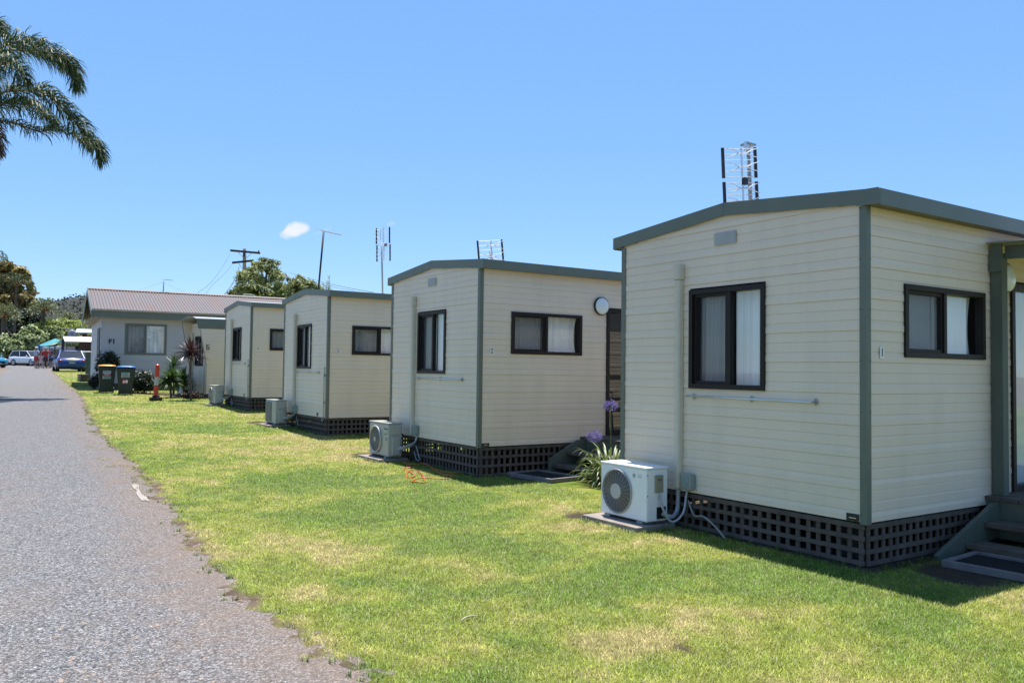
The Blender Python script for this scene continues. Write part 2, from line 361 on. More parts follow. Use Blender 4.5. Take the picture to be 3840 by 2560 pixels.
SOIL = pm('bare_soil', (.23,.165,.12), 1., var=.3, scale=3, bump=.6, bscale=60, dirt=(.13,.15,.05), dirt_amt=.5, dscale=.3)
struct(sheet('ground', lambda y: np.array([-2500,-40,-8,-2,0,2,5,14,60,2500.]), SOIL, 0., rowsY), 'structure', 'bare earth ground reaching the horizon')
# road: coarse chip seal, grey with brown dirt drifting in from the lawn edge
m, nt, out = nodes('gravel_road'); L = nt.links.new
b = N(nt, 'ShaderNodeBsdfPrincipled'); b.inputs['Roughness'].default_value = .9; b.inputs['Specular IOR Level'].default_value = .25
tcn = N(nt, 'ShaderNodeTexCoord')
vo = N(nt, 'ShaderNodeTexVoronoi'); vo.inputs['Scale'].default_value = 95; L(tcn.outputs['Object'], vo.inputs['Vector'])
cr = N(nt, 'ShaderNodeValToRGB'); cr.color_ramp.elements[0].color = (.055,.053,.054,1); cr.color_ramp.elements[1].color = (.375,.368,.368,1)
e = cr.color_ramp.elements.new(.55); e.color = (.138,.135,.137,1)
e = cr.color_ramp.elements.new(.8); e.color = (.212,.208,.21,1)
sx = N(nt, 'ShaderNodeSeparateColor'); L(vo.outputs['Color'], sx.inputs[0]); L(sx.outputs[0], cr.inputs[0])
n1 = N(nt, 'ShaderNodeTexNoise'); n1.inputs['Scale'].default_value = 1.3; n1.inputs['Detail'].default_value = 8; n1.inputs['Roughness'].default_value = .62; L(tcn.outputs['Object'], n1.inputs['Vector'])
at = N(nt, 'ShaderNodeAttribute', attribute_name='col'); sa = N(nt, 'ShaderNodeSeparateColor'); L(at.outputs['Color'], sa.inputs[0])
md = N(nt, 'ShaderNodeMapRange'); md.inputs['From Min'].default_value = .50; md.inputs['From Max'].default_value = .74; md.inputs['To Max'].default_value = .55; L(n1.outputs[0], md.inputs[0])
n2 = N(nt, 'ShaderNodeTexNoise'); n2.inputs['Scale'].default_value = 5; n2.inputs['Detail'].default_value = 6; L(tcn.outputs['Object'], n2.inputs['Vector'])
a1 = N(nt, 'ShaderNodeMath', operation='MULTIPLY_ADD'); L(n2.outputs[0], a1.inputs[0]); a1.inputs[1].default_value = 1.6; a1.inputs[2].default_value = -1.05
a2 = N(nt, 'ShaderNodeMath', operation='ADD'); L(a1.outputs[0], a2.inputs[0]); L(sa.outputs[0], a2.inputs[1])
a3 = N(nt, 'ShaderNodeMath', operation='MAXIMUM', use_clamp=True); L(a2.outputs[0], a3.inputs[0]); L(md.outputs[0], a3.inputs[1])
a4 = N(nt, 'ShaderNodeMath', operation='MULTIPLY'); a4.inputs[1].default_value = .82; L(a3.outputs[0], a4.inputs[0])
mx = N(nt, 'ShaderNodeMix', data_type='RGBA'); L(a4.outputs[0], mx.inputs[0]); L(cr.outputs[0], mx.inputs[6]); mx.inputs[7].default_value = (.20,.148,.115,1)
n4 = N(nt, 'ShaderNodeTexNoise'); n4.inputs['Scale'].default_value = 55; n4.inputs['Detail'].default_value = 5; n4.inputs['Roughness'].default_value = .8; L(tcn.outputs['Object'], n4.inputs['Vector'])
m4 = N(nt, 'ShaderNodeMapRange'); m4.inputs['From Min'].default_value = .32; m4.inputs['From Max'].default_value = .68; m4.inputs['To Min'].default_value = .55; m4.inputs['To Max'].default_value = 1.45; L(n4.outputs[0], m4.inputs[0])
h4 = N(nt, 'ShaderNodeHueSaturation'); L(mx.outputs[2], h4.inputs['Color']); L(m4.outputs[0], h4.inputs['Value']); L(h4.outputs[0], b.inputs['Base Color'])
bp = N(nt, 'ShaderNodeBump'); bp.inputs['Strength'].default_value = .9; bp.inputs['Distance'].default_value = .012; bp.invert = True; L(vo.outputs['Distance'], bp.inputs['Height']); L(bp.outputs[0], b.inputs['Normal']); L(b.outputs[0], out.inputs[0])
ROAD = m
rr = rowsY[(rowsY > -40) & (rowsY < 112)]
OFF = np.array([.5,.3,.15,0,-.15,-.35,-.6,-1,-2,-3.2])
def road_cols(y):
    x = edge(y)+OFF
    if y > 30: x[-1] = x[3]-2.7
    if y > 74: x[-1] = -4
    return np.sort(x)
def road_attr(x, y):
    d = edge(y)-x; c = np.zeros((len(x), 3)); c[:, 0] = np.clip(1.25-d/.75, 0, 1.15)*np.where(y < 14, 1, .75); return c
struct(sheet('road', road_cols, ROAD, .004, rr, road_attr), 'structure', 'grey chip-seal driveway running past the cabins')
loff = np.concatenate([np.arange(0, .5, .035), np.arange(.56, 6, .09), [6.3,7,8,9,11,15,25,60]])
rl = rowsY[(rowsY > -13) & (rowsY < 74)]
def lawn_z(x, y):
    d = x-edge_rag(y)
    return -.014*np.clip(1-(d+.12)/.16, 0, 1)+(fbm(x*17, y*17, 1, 2)-.5)*.026*np.clip(1-(d-.05)/.35, 0, 1)*np.clip((d+.16)/.08, 0, 1)
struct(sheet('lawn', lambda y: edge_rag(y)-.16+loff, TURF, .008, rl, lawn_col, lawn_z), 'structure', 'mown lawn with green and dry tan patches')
struct(sheet('verge', lambda y: np.array([-60,-20,-8,-4])+0*y+np.array([0,0,0,edge(y)-.2 if y < 60 else .6]), TURF, .008, rl, lambda x, y: lawn_col(x, y)), 'structure', 'grass verge on the far side of the driveway')

def in_frame(P, mar=40):
    d = P-EYE; z = d@fw; x = 1920+F*(d@CR)/z; y = 1280-F*(d@CU)/z
    return (z > .3) & (x > -mar) & (x < 3840+mar) & (y < 2560+mar*3)
def grass(bands):
    VV = []; CC = []
    for (y0, y1, x1, dens, h, wd) in bands:
        n = int((y1-y0)*(x1-1.2)*dens); x = rng.uniform(1.2, x1, n); y = rng.uniform(y0, y1, n); z = g(y)+.010
        P = np.stack([x, y, z], -1); dd = P-EYE
        ok = in_frame(P) & ((x > edge_rag(y)-.02) | ((x > edge(y)-.42) & (fbm(x*2.2+3, y*3.4, 2) > .60+(edge(y)-x)*.12)))
        br = bare(x, y); ok &= rng.random(n) > br*1.02+(fbm(x*9, y*9, 5)-.5)*.5*0
        for (cx, cy, _) in CAB: ok &= ~((x > cx-.02) & (y > cy-.02) & (y < cy+2.9))
        P = P[ok]; n = len(P); x, y = P[:, 0], P[:, 1]
        c = lawn_col(x, y); a = rng.uniform(0, 2*PI, n); ln = rng.uniform(.3, 1.8, n)
        hh = h*rng.uniform(.5, 1.25, n)*(1-.45*bare(x, y)); d = np.stack([np.cos(a)*ln, np.sin(a)*ln, np.ones(n)], -1); d /= np.linalg.norm(d, axis=1)[:, None]
        a2 = a+PI/2+rng.uniform(-.6, .6, n); s = np.stack([np.cos(a2), np.sin(a2), 0*a2], -1)*(wd*rng.uniform(.6, 1.3, n))[:, None]
        T = P+d*hh[:, None]; V = np.stack([P-s, P+s, T], 1).reshape(-1, 3)
        c = c*rng.uniform(.55, 1.7, n)[:, None]*np.array([1.06,1.03,.95]); st = rng.random(n) < .13; c[st] = np.array([.36,.30,.17])*rng.uniform(.7, 1.2, st.sum())[:, None]
        c3 = np.repeat(c, 3, 0); c3[0::3] *= .62; c3[1::3] *= .62; c3[2::3] *= 1.55  # blade self-shading put into colour: darkened roots, brightened tips
        VV.append(V); CC.append(c3)
    # longer tufts that the mower misses, along the skirts, slabs and road edge
    T0 = []
    for (cx, cy, _) in CAB:
        for q in range(60): T0.append((cx-.05-abs(rng.normal())*.05, cy+rng.uniform(0, 2.9), rng.uniform(.03, .075)))
        for q in range(50): T0.append((cx+rng.uniform(0, 1.7), cy-.06-abs(rng.normal())*.06, rng.uniform(.03, .07)))
    for (ax, ay) in ((5.24,5.85),(5.31,11.85),(5.48,18.16),(5.77,24.9)):
        for q in range(40): T0.append((ax-.03-abs(rng.normal())*.03, ay+rng.uniform(-.05,.85), rng.uniform(.03,.06)))
        for q in range(22): T0.append((ax+rng.uniform(0,.5), ay-.04-abs(rng.normal())*.03, rng.uniform(.03,.06)))
    for q in range(260): yy = 3.2+rng.random()**1.3*22; T0.append((float(edge_rag(yy))+rng.normal()*.05, yy, rng.uniform(.025,.05)))
    VT = []; CT = []
    for (tx, ty, th) in T0:
        if rng.random() < .35: continue
        for k in range(rng.integers(6, 16)):
            a = rng.uniform(0, 2*PI); ln = rng.uniform(.2, 1.3); p = np.array([tx+rng.normal()*.012, ty+rng.normal()*.012, float(g(ty))+.004]); d = np.array([math.cos(a)*ln, math.sin(a)*ln, 1.]); d /= np.linalg.norm(d)
            s_ = np.array([-math.sin(a), math.cos(a), 0])*.0022*(1+ty/12); VT += [p-s_, p+s_, p+d*th*rng.uniform(.6,1.3)]; cc = np.array([.10,.15,.025])*rng.uniform(.6,1.7); CT += [cc*.7, cc*.7, cc*1.4]  # tufts carry the same painted root shade and bright tips
    VV.append(np.array(VT)); CC.append(np.array(CT))
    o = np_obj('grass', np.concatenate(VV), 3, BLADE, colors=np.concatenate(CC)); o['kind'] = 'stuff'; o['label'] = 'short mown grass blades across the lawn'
grass([(1.5,4.5,8,9500,.026,.0019),(4.5,7,6.2,7500,.027,.0021),(7,10.5,6.4,4400,.028,.0027),(10.5,16.5,8.3,1900,.030,.0042),(16.5,24,8,900,.032,.006),(24,34,7.5,420,.034,.009),(34,60,7.5,110,.038,.016)])

# ragged runners and tufts that creep over the road edge
STONE = pm('loose_stones', (.40,.36,.33), .9, var=.2, island=.4)
TANSTONE = pm('tan_pebbles', (.55,.36,.22), .85, var=.2, island=.3)
def stones(name, n, fn, smin, smax, mat, label):
    VV = []
    tet = np.array([(1,0,0),(-.5,.87,0),(-.5,-.87,0),(0,0,1)])
    octa = np.array([[(1,0,0),(0,1,0),(0,0,1)],[(0,1,0),(-1,0,0),(0,0,1)],[(-1,0,0),(0,-1,0),(0,0,1)],[(0,-1,0),(1,0,0),(0,0,1)]], float)
    x, y = fn(n); s = rng.uniform(smin, smax, n)**1.0; a = rng.uniform(0, 2*PI, n)
    sc3 = np.stack([s*rng.uniform(.7, 1.3, n), s*rng.uniform(.6, 1.1, n), s*rng.uniform(.35, .8, n)], -1)
    V = octa[None]*sc3[:, None, None, :]; ca, sa_ = np.cos(a)[:, None, None], np.sin(a)[:, None, None]
    X = V[..., 0]*ca-V[..., 1]*sa_; Y = V[..., 0]*sa_+V[..., 1]*ca
    V = np.stack([X+x[:, None, None], Y+y[:, None, None], V[..., 2]+(g(y)+.004)[:, None, None]], -1)
    o = np_obj(name, V.reshape(-1, 3), 3, mat); o['kind'] = 'stuff'; o['label'] = label
def road_pts(n):
    y = 2.2+rng.random(n)**1.6*9; x = edge(y)+.1-rng.random(n)**1.3*2.4; return x, y
stones('gravel', 26000, road_pts, .003, .0075, STONE, 'loose grey chips strewn over the driveway')
def peb(n):
    P = np.array([hit(rng.uniform(200, 800), rng.uniform(2330, 2560)) for _ in range(n)]); return P[:, 0], P[:, 1]
stones('tan_gravel', 90, peb, .004, .012, TANSTONE, 'tan pebbles lying on the near part of the driveway')
CLOD = pm('red_clods', (.20,.085,.05), .95, var=.3, island=.3)
def clods(n):
    P0 = hit(2560, 2437); return P0[0]+rng.normal(0, .055, n), P0[1]+rng.normal(0, .05, n)
stones('turned_soil', 90, clods, .006, .014, CLOD, 'small patch of turned red soil in the lawn')

# ------------------------------------------------------------------ cabins
W, H, R_ = 2.873, 2.5, .140
RIB = .0843
def siding(mb, u0, u1, z0, z1, holes, top=None, s=1, mp=None):
    """ribbed boards; mp(u,z,n) -> local xyz"""
    k = 0; z = z0
    while z < z1-1e-6:
        major = (k % 3 == 0); lip = .0085 if major else .0050; back = -.002 if major else .0012
        prof = [(0, back), (.0015, lip), (.046, lip-.001), (.066, .0035), (RIB-.0005, .001)]
        for (a, na), (b_, nb) in zip(prof[:-1], prof[1:]):
            za, zb = z+a, z+b_
            zm = (za+zb)/2
            lo, hi = u0, u1
            if top is not None:
                lo, hi = top(zm)
                if lo >= hi: continue
            segs = [(lo, hi)]
            for (h0, h1, g0, g1) in holes:
                if g0 < zm < g1:
                    ns = []
                    for (p, q) in segs:
                        if h0 > p: ns.append((p, min(q, h0)))
                        if h1 < q: ns.append((max(p, h1), q))
                    segs = [t for t in ns if t[1]-t[0] > 1e-4]
            for (p, q) in segs:
                mb.add([mp(p,za,na), mp(q,za,na), mp(q,zb,nb), mp(p,zb,nb)], [(0,1,2,3)])
        z += RIB; k += 1
def mbox(mb, mp, u0, u1, z0, z1, n0, n1):
    P = [mp(u,z,n) for n in (n0,n1) for (u,z) in ((u0,z0),(u1,z0),(u1,z1),(u0,z1))]
    mb.add(P, [(0,1,2,3),(7,6,5,4),(0,4,5,1),(1,5,6,2),(2,6,7,3),(3,7,4,0)])
def curtain(mp, u0, u1, z0, z1, n, parent, amp=.014, waves=9, seed=0, gather=0, mat=None):
    mb = MB(); k = 60; r = random.Random(seed); ph = [r.uniform(0, 6) for _ in range(3)]
    for i in range(k):
        for t in range(5):
            pass
    V = []; rows = 6
    for j in range(rows+1):
        zz = z0+(z1-z0)*j/rows; sq = 1-gather*math.sin(PI*min(1, max(0, 1-j/rows)))*.5
        for i in range(k+1):
            t = i/k; u = u0+(u1-u0)*t*sq+gather*.0
            V.append(mp(u, zz, n+amp*(math.sin(t*waves*2*PI+ph[0])+.6*math.sin(t*waves*3.7*PI+ph[1]+j*.15))))
    Fs = [(j*(k+1)+i, j*(k+1)+i+1, (j+1)*(k+1)+i+1, (j+1)*(k+1)+i) for j in range(rows) for i in range(k)]
    mb.add(V, Fs); return mb.build('curtain', mat or CURTAIN, parent, smooth=True)
def window(parent, mp, u0, u1, z0, z1, fly, curt, seed=0, um=None, mat=BROWN, name='window', fwid=.045, flip=False):
    mb = MB(); um = um if um is not None else (u0+u1)/2; f = fwid
    for a in ((u0,u1,z0,z0+f),(u0,u1,z1-f,z1)): mbox(mb, mp, *a, -.05, .026)
    for a in ((u0,u0+f,z0+f,z1-f),(u1-f,u1,z0+f,z1-f)): mbox(mb, mp, *a, -.05, .0255)
    mbox(mb, mp, um-.022, um+.022, z0+f, z1-f, -.045, .012)
    s0, s1 = (u0+f, um-.022) if fly < 0 else (um+.022, u1-f)          # sash of the sliding half
    q = .03
    for a in ((s0,s1,z0+f,z0+f+q),(s0,s1,z1-f-q,z1-f),(s0,s0+q,z0+f+q,z1-f-q),(s1-q,s1,z0+f+q,z1-f-q)): mbox(mb, mp, *a, -.04, -.004)
    fr = mb.build(name, mat, parent)
    for (pa, pb, pn) in ((u0+f, um, -.032), (um+.001, u1-f, -.044)): p = MB(); p.add([mp(pa,z0+f,pn), mp(pb,z0+f,pn), mp(pb,z1-f,pn), mp(pa,z1-f,pn)], [(0,1,2,3)]); p.build('pane', GLASS, fr)
    if fly:
        p = MB(); p.add([mp(s0+q,z0+f+q,-.016), mp(s1-q,z0+f+q,-.016), mp(s1-q,z1-f-q,-.016), mp(s0+q,z1-f-q,-.016)], [(0,1,2,3)]); p.build('flyscreen', FLY, fr)
    for (a, b_, gth) in curt: curtain(mp, a, b_, z0+.02, z1-.03, -.11, fr, seed=seed+int(a*10), gather=gth, waves=max(2, int((b_-a)*9)))
    return fr
def lattice(mb, mp, u0, u1, zt, zb, pitch=.100, sl=.042):
    u = u0+.02
    while u+sl < u1:
        mbox(mb, mp, u, u+sl*random.uniform(.86, 1.05), zb+.005+random.uniform(-.01, .012), zt-.004, -.030, -.016); u += pitch*random.uniform(.95, 1.05)
    n = 4; hh = (zt-zb-.045)/(n-1)
    for i in range(n):
        z = zt-.040-i*hh; t = random.uniform(-.003, .003)
        mbox(mb, mp, u0, u1, z+t-(.004 if i == 0 else 0), z+.036+t, -.015, -.001)
def arc(P, k=6):
    """Catmull-Rom through points"""
    P = [Vector(p) for p in P]; out = []
    for i in range(len(P)-1):
        a, b_, c, d = P[max(i-1, 0)], P[i], P[i+1], P[min(i+2, len(P)-1)]
        for j in range(k):
            t = j/k; out.append(.5*((2*b_)+(c-a)*t+(2*a-5*b_+4*c-d)*t*t+(3*b_-a-3*c+d)*t**3))
    out.append(P[-1]); return out

def cabin(i, x, y, ya, zb, sk, label, num):
    Lg = 8.6
    c = empty('cabin', (x, y, zb), ya); tag(c, label, 'cabin', 'row of cream holiday cabins')
    mpE = lambda u, z, n: (-n, u, z); mpS = lambda u, z, n: (u, -n, z); mpB = lambda u, z, n: (u, W+n, z)
    ew = (.972, 1.886, 1.011, 1.969); sw = (.522, 1.811, 1.312, 1.921); dr = (2.30, 3.95, .085, 2.05)
    mb = MB()
    def top(z):
        if z < H+.03: return (.0, W)
        t = (z-H-.03)/R_; return (t*W/2, W-t*W/2)
    siding(mb, 0, W, 0, H+R_, [ew], top, mp=mpE)
    holes = [sw, (dr[0], dr[1], -.01, dr[3])]
    if num in ('3', '4'): holes = [sw, dr]
    siding(mb, 0, Lg, 0, H, holes, mp=mpS); siding(mb, 0, Lg, 0, H, [(1.2,2.4,1.2,2.0)], mp=mpB)
    mb.box(Lg, Lg+.02, 0, W, 0, H+.02); mb.add([(Lg,0,H+.02),(Lg,W,H+.02),(Lg,W/2,H+R_+.02)], [(0,1,2)])
    mb.build('wall', CREAM, c)
    mb = MB(); mb.box(.05, Lg-.05, .05, W-.05, -.05, -.01); mb.build('floor', DARK, c)
    mb = MB(); mb.box(.45, Lg-.06, .62, W-.62, .0, 2.35); mb.build('interior_block', pm('room_wall%d' % i, (.16,.13,.11), .9), c)
    # corner trims, each an angle; the visible corner carries screws
    for (cx, cy, sx_, sy_) in ((0,0,1,1),(0,W,1,-1),(Lg,0,-1,1)):
        mb = MB(); t = .016; w_ = .045
        mb.box(*sorted((cx-sx_*t, cx+sx_*w_)), *sorted((cy-sy_*t, cy-sy_*.0118)), -.012, H+.002) if sy_ > 0 else mb.box(*sorted((cx-sx_*t, cx+sx_*w_)), *sorted((cy+.0118, cy+t)), -.012, H+.002)
        mb.box(*sorted((cx-sx_*t, cx-sx_*.0118)), *sorted((cy-sy_*.0118, cy+sy_*w_)), -.012, H+.002)
        o = mb.build('corner_trim', GREEN, c)
        if cx == 0 and cy == 0:
            s = MB(); z = .06
            while z < 2.5:
                for ax_, pp in (('x', (-.0195, .034, z)), ('y', (.034, -.0195, z))): s = MB(); s.cyl(pp, .0045, .004, ax_, 6); s.build('screw', BLACKP, o)
                z += .405
    # roof, barge boards, gutter fascia, soffit
    og, os_, fh = .020, .136, .122
    mb = MB(); th = .016
    for (ya_, yb_, za, zb_) in ((-os_+.004, W/2, H+fh, H+R_+fh), (W/2, W+os_-.004, H+R_+fh, H+fh)):
        mb.prism([(ya_, za-.02), (yb_, zb_-.02), (yb_, zb_+.003), (ya_, za+.003)], -og+.004, Lg+.05, 'x')
    mb.build('roof', ROOFSTEEL, c)
    mb = MB()
    for (a, b_, za, zb_) in ((-os_, W/2-.001, H, H+R_), (W/2+.001, W+os_, H+R_, H)):
        mb.prism([(a, za+.001), (b_, zb_+.001), (b_, zb_+fh), (a, za+fh)], -og-.016, -og, 'x')
    mb.prism([(-os_-.001, H-.004), (.06, H+.01), (.06, H+fh+.012), (-os_-.001, H+fh+.006)], -og-.019, -og-.0165, 'x')
    mb.build('barge_board', GREEN, c)
    mb = MB(); mb.box(-og, Lg+.05, -os_-.002, -os_+.012, H-.004, H+fh+.002)
    mb.box(-og, Lg+.05, W+os_-.012, W+os_+.002, H-.004, H+fh+.002); mb.build('fascia', GREEN, c)
    mb = MB(); mb.box(-og+.001, Lg, -os_+.013, -.002, H+.006, H+.012); mb.box(-og+.001, Lg, W+.002, W+os_-.013, H+.006, H+.012); mb.build('soffit', SOFFIT, c)
    # windows
    o = window(c, mpE, *ew, fly=1, curt=[(ew[0]-.02, ew[0]+.44, 0), (ew[0]+.47, ew[1]-.02, 0)], seed=i, um=1.395)
    o = window(c, mpS, *sw, fly=-1, curt=[(sw[0], sw[0]+.60, 0), (sw[0]+.62, sw[1]-.03, .14)], seed=i+5, um=1.155)
    mb = MB(); mbox(mb, mpB, 1.2, 2.4, 1.2, 2.0, -.01, .02); mb.build('rear_window', DARKGLASS, c)
    # duct, isolator box, handrail, vent cover
    mb = MB(); yc = 2.008; prof = [(-.04,0),(-.036,.045),(-.022,.062),(.022,.062),(.036,.045),(.04,0)]
    mb.prism([(yc+a, -n-.008) for a, n in prof][::1], .03, 2.08, 'z', M=Matrix(((0,1,0,0),(1,0,0,0),(0,0,1,0),(0,0,0,1))))
    mb.prism([(yc+a*1.2, -n*1.15-.008) for a, n in prof], 2.083, 2.235, 'z', M=Matrix(((0,1,0,0),(1,0,0,0),(0,0,1,0),(0,0,0,1))))
    mb.build('pipe_duct', DUCT, c, bevel=.004)
    mb = MB(); mb.box(-.085, -.012, 1.80, 1.925, .03, .185); o = mb.build('isolator_box', GREYP, c, bevel=.008)
    mb = MB(); mb.box(-.091, -.0855, 1.815, 1.91, .05, .165); mb.tube([(-.097,1.83,.075),(-.097,1.89,.14)], .006, 6); mb.build('box_cover', GREYP, o, bevel=.003)
    mb = MB(); zr = .935; mb.tube([(-.035,1.90,zr+.004),(-.035,1.1,zr-.002),(-.035,.47,zr-.006)], .010, 8)
    o = mb.build('stay_bar', ALU, c, smooth=True)
    for yy in (1.82, 1.12, .45): mb = MB(); mb.ell((-.016, yy, zr-.002), (.006,.018,.030), 8, 6); mb.tube([(-.012,yy,zr-.002),(-.04,yy,zr-.002)], .007, 6); mb.build('bracket', GALV, o)
    if num in ('1', '2'):
        mb = MB(); mb.box(-.018, -.0125, 1.305, 1.565, 2.372, 2.488); mb.build('vent_cover', pm('vent_plate%d' % i, (.5,.5,.5), .45), c)
    if num == '1': bx_ = (-.017, -.0125, .055, .165, .004, .062); tx = ((-.0185, .11, .03), ROT_MX)
    else: bx_ = (.05, .17, -.017, -.0125, .006, .05); tx = ((.11, -.0185, .03), ROT_MY)
    if num in ('1', '2'):
        mb = MB(); mb.box(*bx_); o = mb.build('maker_plate', BLACKP, c)
        mb = MB()
        if num == '1': mb.box(-.0185, -.0172, .08, .14, .025, .031)
        else: mb.box(.08, .14, -.0185, -.0172, .025, .031)
        mb.build('plate_stripe', ALU, o)
    else:
        mb = MB(); mb.tube(arc([(-.03,.10,1.05),(-.03,.10,.5),(-.03,.10,.02),(-.03,.11,-.04),(-.045,.15,-.07),(-.04,.16,-.01),(-.02,.16,.02)], 4), .009, 7)
        mb.box(-.04, -.012, .085, .115, .85, .90); mb.box(-.04, -.012, .085, .115, .30, .33); mb.build('gas_pipe', GREYP, c)
        mb = MB(); mb.box(-.02, -.012, .48, .53, .02, .09); mb.build('maker_plate', BLACKP, c)
    # number plate
    nx = {'1': .195, '2': .195, '3': .215, '4': .205}[num]; nz = {'1': 1.342, '2': 1.344, '3': 1.375, '4': 1.352}[num]
    mb = MB(); hw = .026; mb.box(nx-hw, nx+hw, -.0165, -.0125, nz-.046, nz+.046); o = mb.build('number_sign', WHITEP, c)
    text('digit', num, .095, BLACKTXT, o, (nx, -.0178, nz), ROT_MY, sx=.75, bold=.002)
    # bulkhead light
    mb = MB(); mb.cyl((2.18, -.012, 2.085), .142, -.03, 'y', 24); o = mb.build('wall_light', BLACKP, c)
    mb = MB(); mb.ell((2.18, -.045, 2.085), (.130,.045,.130), 24, 12); mb.build('light_cover', OPAL, o, smooth=True)
    # sliding door
    mb = MB(); f = .055; a0, a1, z0, z1 = dr
    for q in ((a0,a0+f,z0,z1),(a1-f,a1,z0,z1),((a0+a1)/2-.03,(a0+a1)/2+.03,z0+f,z1-f)): mbox(mb, mpS, *q, -.05, .03)
    for q in ((a0+f,a1-f,z0,z0+f),(a0+f,a1-f,z1-f,z1)): mbox(mb, mpS, *q, -.05, .028)
    if num != '1': mbox(mb, mpS, a0+f, a1-f, .62, .67, -.045, .01)
    d = mb.build('sliding_door', BROWN, c)
    mb = MB(); mb.add([mpS(a0+f,z0+f,-.03), mpS(a1-f,z0+f,-.03), mpS(a1-f,z1-f,-.03), mpS(a0+f,z1-f,-.03)], [(0,1,2,3)]); mb.build('pane', GLASS if num == '1' else DARKGLASS, d)
    if num == '1': curtain(mpS, a0+.03, a1-.1, z0+.03, z1-.06, -.12, d, waves=11, seed=3)
    # lattice skirt and stumps
    mb = MB(); gr = -sk
    lattice(mb, mpE, .02, W-.02, -.008, gr+.012); o = mb.build('lattice_skirt', TIMBER, c)
    mb = MB(); lattice(mb, mpS, .02, 1.72 if num in '12' else Lg, -.008, gr+.012); mb.build('lattice_skirt', TIMBER, c)
    mb = MB(); lattice(mb, mpB, .02, Lg, -.008, gr+.05, pitch=.16); mb.build('lattice_skirt', TIMBER, c)
    mb = MB()
    for u in (.35, 2.6, 4.8, 7.0):
        for v in (.35, W/2, W-.35): mb.box(u-.1, u+.1, v-.1, v+.1, gr-.03, -.051)
    mb.box(.1, Lg, .5, .56, -.16, -.051); mb.box(.1, Lg, W-.56, W-.5, -.16, -.051)
    mb.build('stump', pm('stump_dark%d' % i, (.08,.07,.06), .9), c)
    # porch
    if num in '12':
        dz = .083; x0 = 1.80; yo = -1.42
        mb = MB()
        for k in range(10): mb.box(x0+.0+k*.001, 5.2, -.01-.143*(k+1)+.006, -.01-.143*k, dz-.035, dz)
        p = mb.build('porch', TREAD, c)
        mb = MB(); mb.box(x0+.012, x0+.045, yo, -.02, -.28, dz-.036); mb.box(x0+.046, 5.2, yo-.0, yo+.03, -.28, dz-.036); mb.build('deck_fascia', GREEN_WOOD, p)
        mb = MB(); mb.box(x0+.05, 5.2, yo+.04, yo+.1, gr, -.04); mb.build('deck_bearer', TREAD, p)
        if num == '1': top_, bot_, st = (x0+.01, dz-.045), (.775, gr+.01), [(1.52, -.105), (1.20, -.255)]
        else: top_, bot_, st = (x0-.15, dz-.03), (1.135, gr+.01), [(1.44, -.115), (1.18, -.285)]
        for ys, nm in ((-.10, 0), (-1.30, 1)):
            mb = MB()
            if num == '1': pts = [(x0+.011, -.02), (x0-.02, dz-.045), (x0-.1, dz-.045), (.775, gr+.045), (.79, gr), (.95, gr), (x0+.011, -.26)]
            else: pts = [(x0+.011, dz-.036), (x0-.15, dz-.036), (1.135, -.21), (1.135, gr), (1.4, gr), (x0+.011, -.26)]
            mb.prism(pts, ys-.04, ys, 'y'); mb.build('stringer', GREEN_WOOD, p, bevel=.004)
        for (tx_, tz) in st:
            mb = MB(); mb.box(tx_, tx_+.25, -1.258, -.142, tz-.045, tz); mb.build('tread', TREAD, p, bevel=.004)
        if num == '1':
            mb = MB(); px = 1.915; mb.box(px, px+.10, -.12, -.022, dz+.001, 2.29); mb.build('porch_post', GREEN_WOOD, p, bevel=.004); mb = MB(); mb.box(px, px+.10, yo+.02, yo+.12, dz+.001, 2.20); mb.build('porch_post', GREEN_WOOD, p, bevel=.004)
            mb = MB(); mb.prism([(yo-.1, 2.19), (-.124, 2.24), (-.124, 2.36), (yo-.1, 2.30)], px+.045, px+.095, 'x'); mb.prism([(-.126,2.12),(-.02,2.12),(-.02,2.375),(-.126,2.365)], px-.025, px-.001, 'x')
            mb.box(px+.10, 5.1, yo-.06, yo-.01, 2.18, 2.30); mb.build('porch_beam', GREEN_WOOD, p)
            mb = MB()
            k = 0; xx = px-.06
            while xx < 5.2:
                mb.prism([(yo-.12, 2.325), (-.0, 2.385), (-.0, 2.392), (yo-.12, 2.332)], xx, xx+.10, 'x'); mb.prism([(yo-.12, 2.333), (-.0, 2.393), (-.0, 2.412), (yo-.12, 2.352)], xx+.10, xx+.14, 'x'); xx += .14
            mb.build('porch_roof', ROOFSTEEL, p)
        else:
            mb = MB(); mb.box(2.45, 2.53, yo+.02, yo+.10, dz, 1.05); mb.box(2.531, 5.1, yo+.04, yo+.07, .93, 1.02); mb.box(2.531, 5.1, yo+.04, yo+.07, .35, .44); mb.build('porch_rail', GREEN_WOOD, p)
    return c
cabs = [cabin(1, 5.894, 3.899, .010, .437, .359, 'nearest cream cabin, number 1, with green trim, porch post and steps at the right edge', '1'),
        cabin(2, 5.930, 9.895, .005, .527, .437, 'cream cabin number 2 with a round wall light, second from the right', '2'),
        cabin(3, 6.079, 16.219, -.003, .576, .377, 'cream cabin number 3 with brown windows, behind cabin 2', '3'),
        cabin(4, 6.375, 22.943, -.012, .766, .363, 'narrow looking cream cabin number 4 in front of the rusty roofed house', '4')]

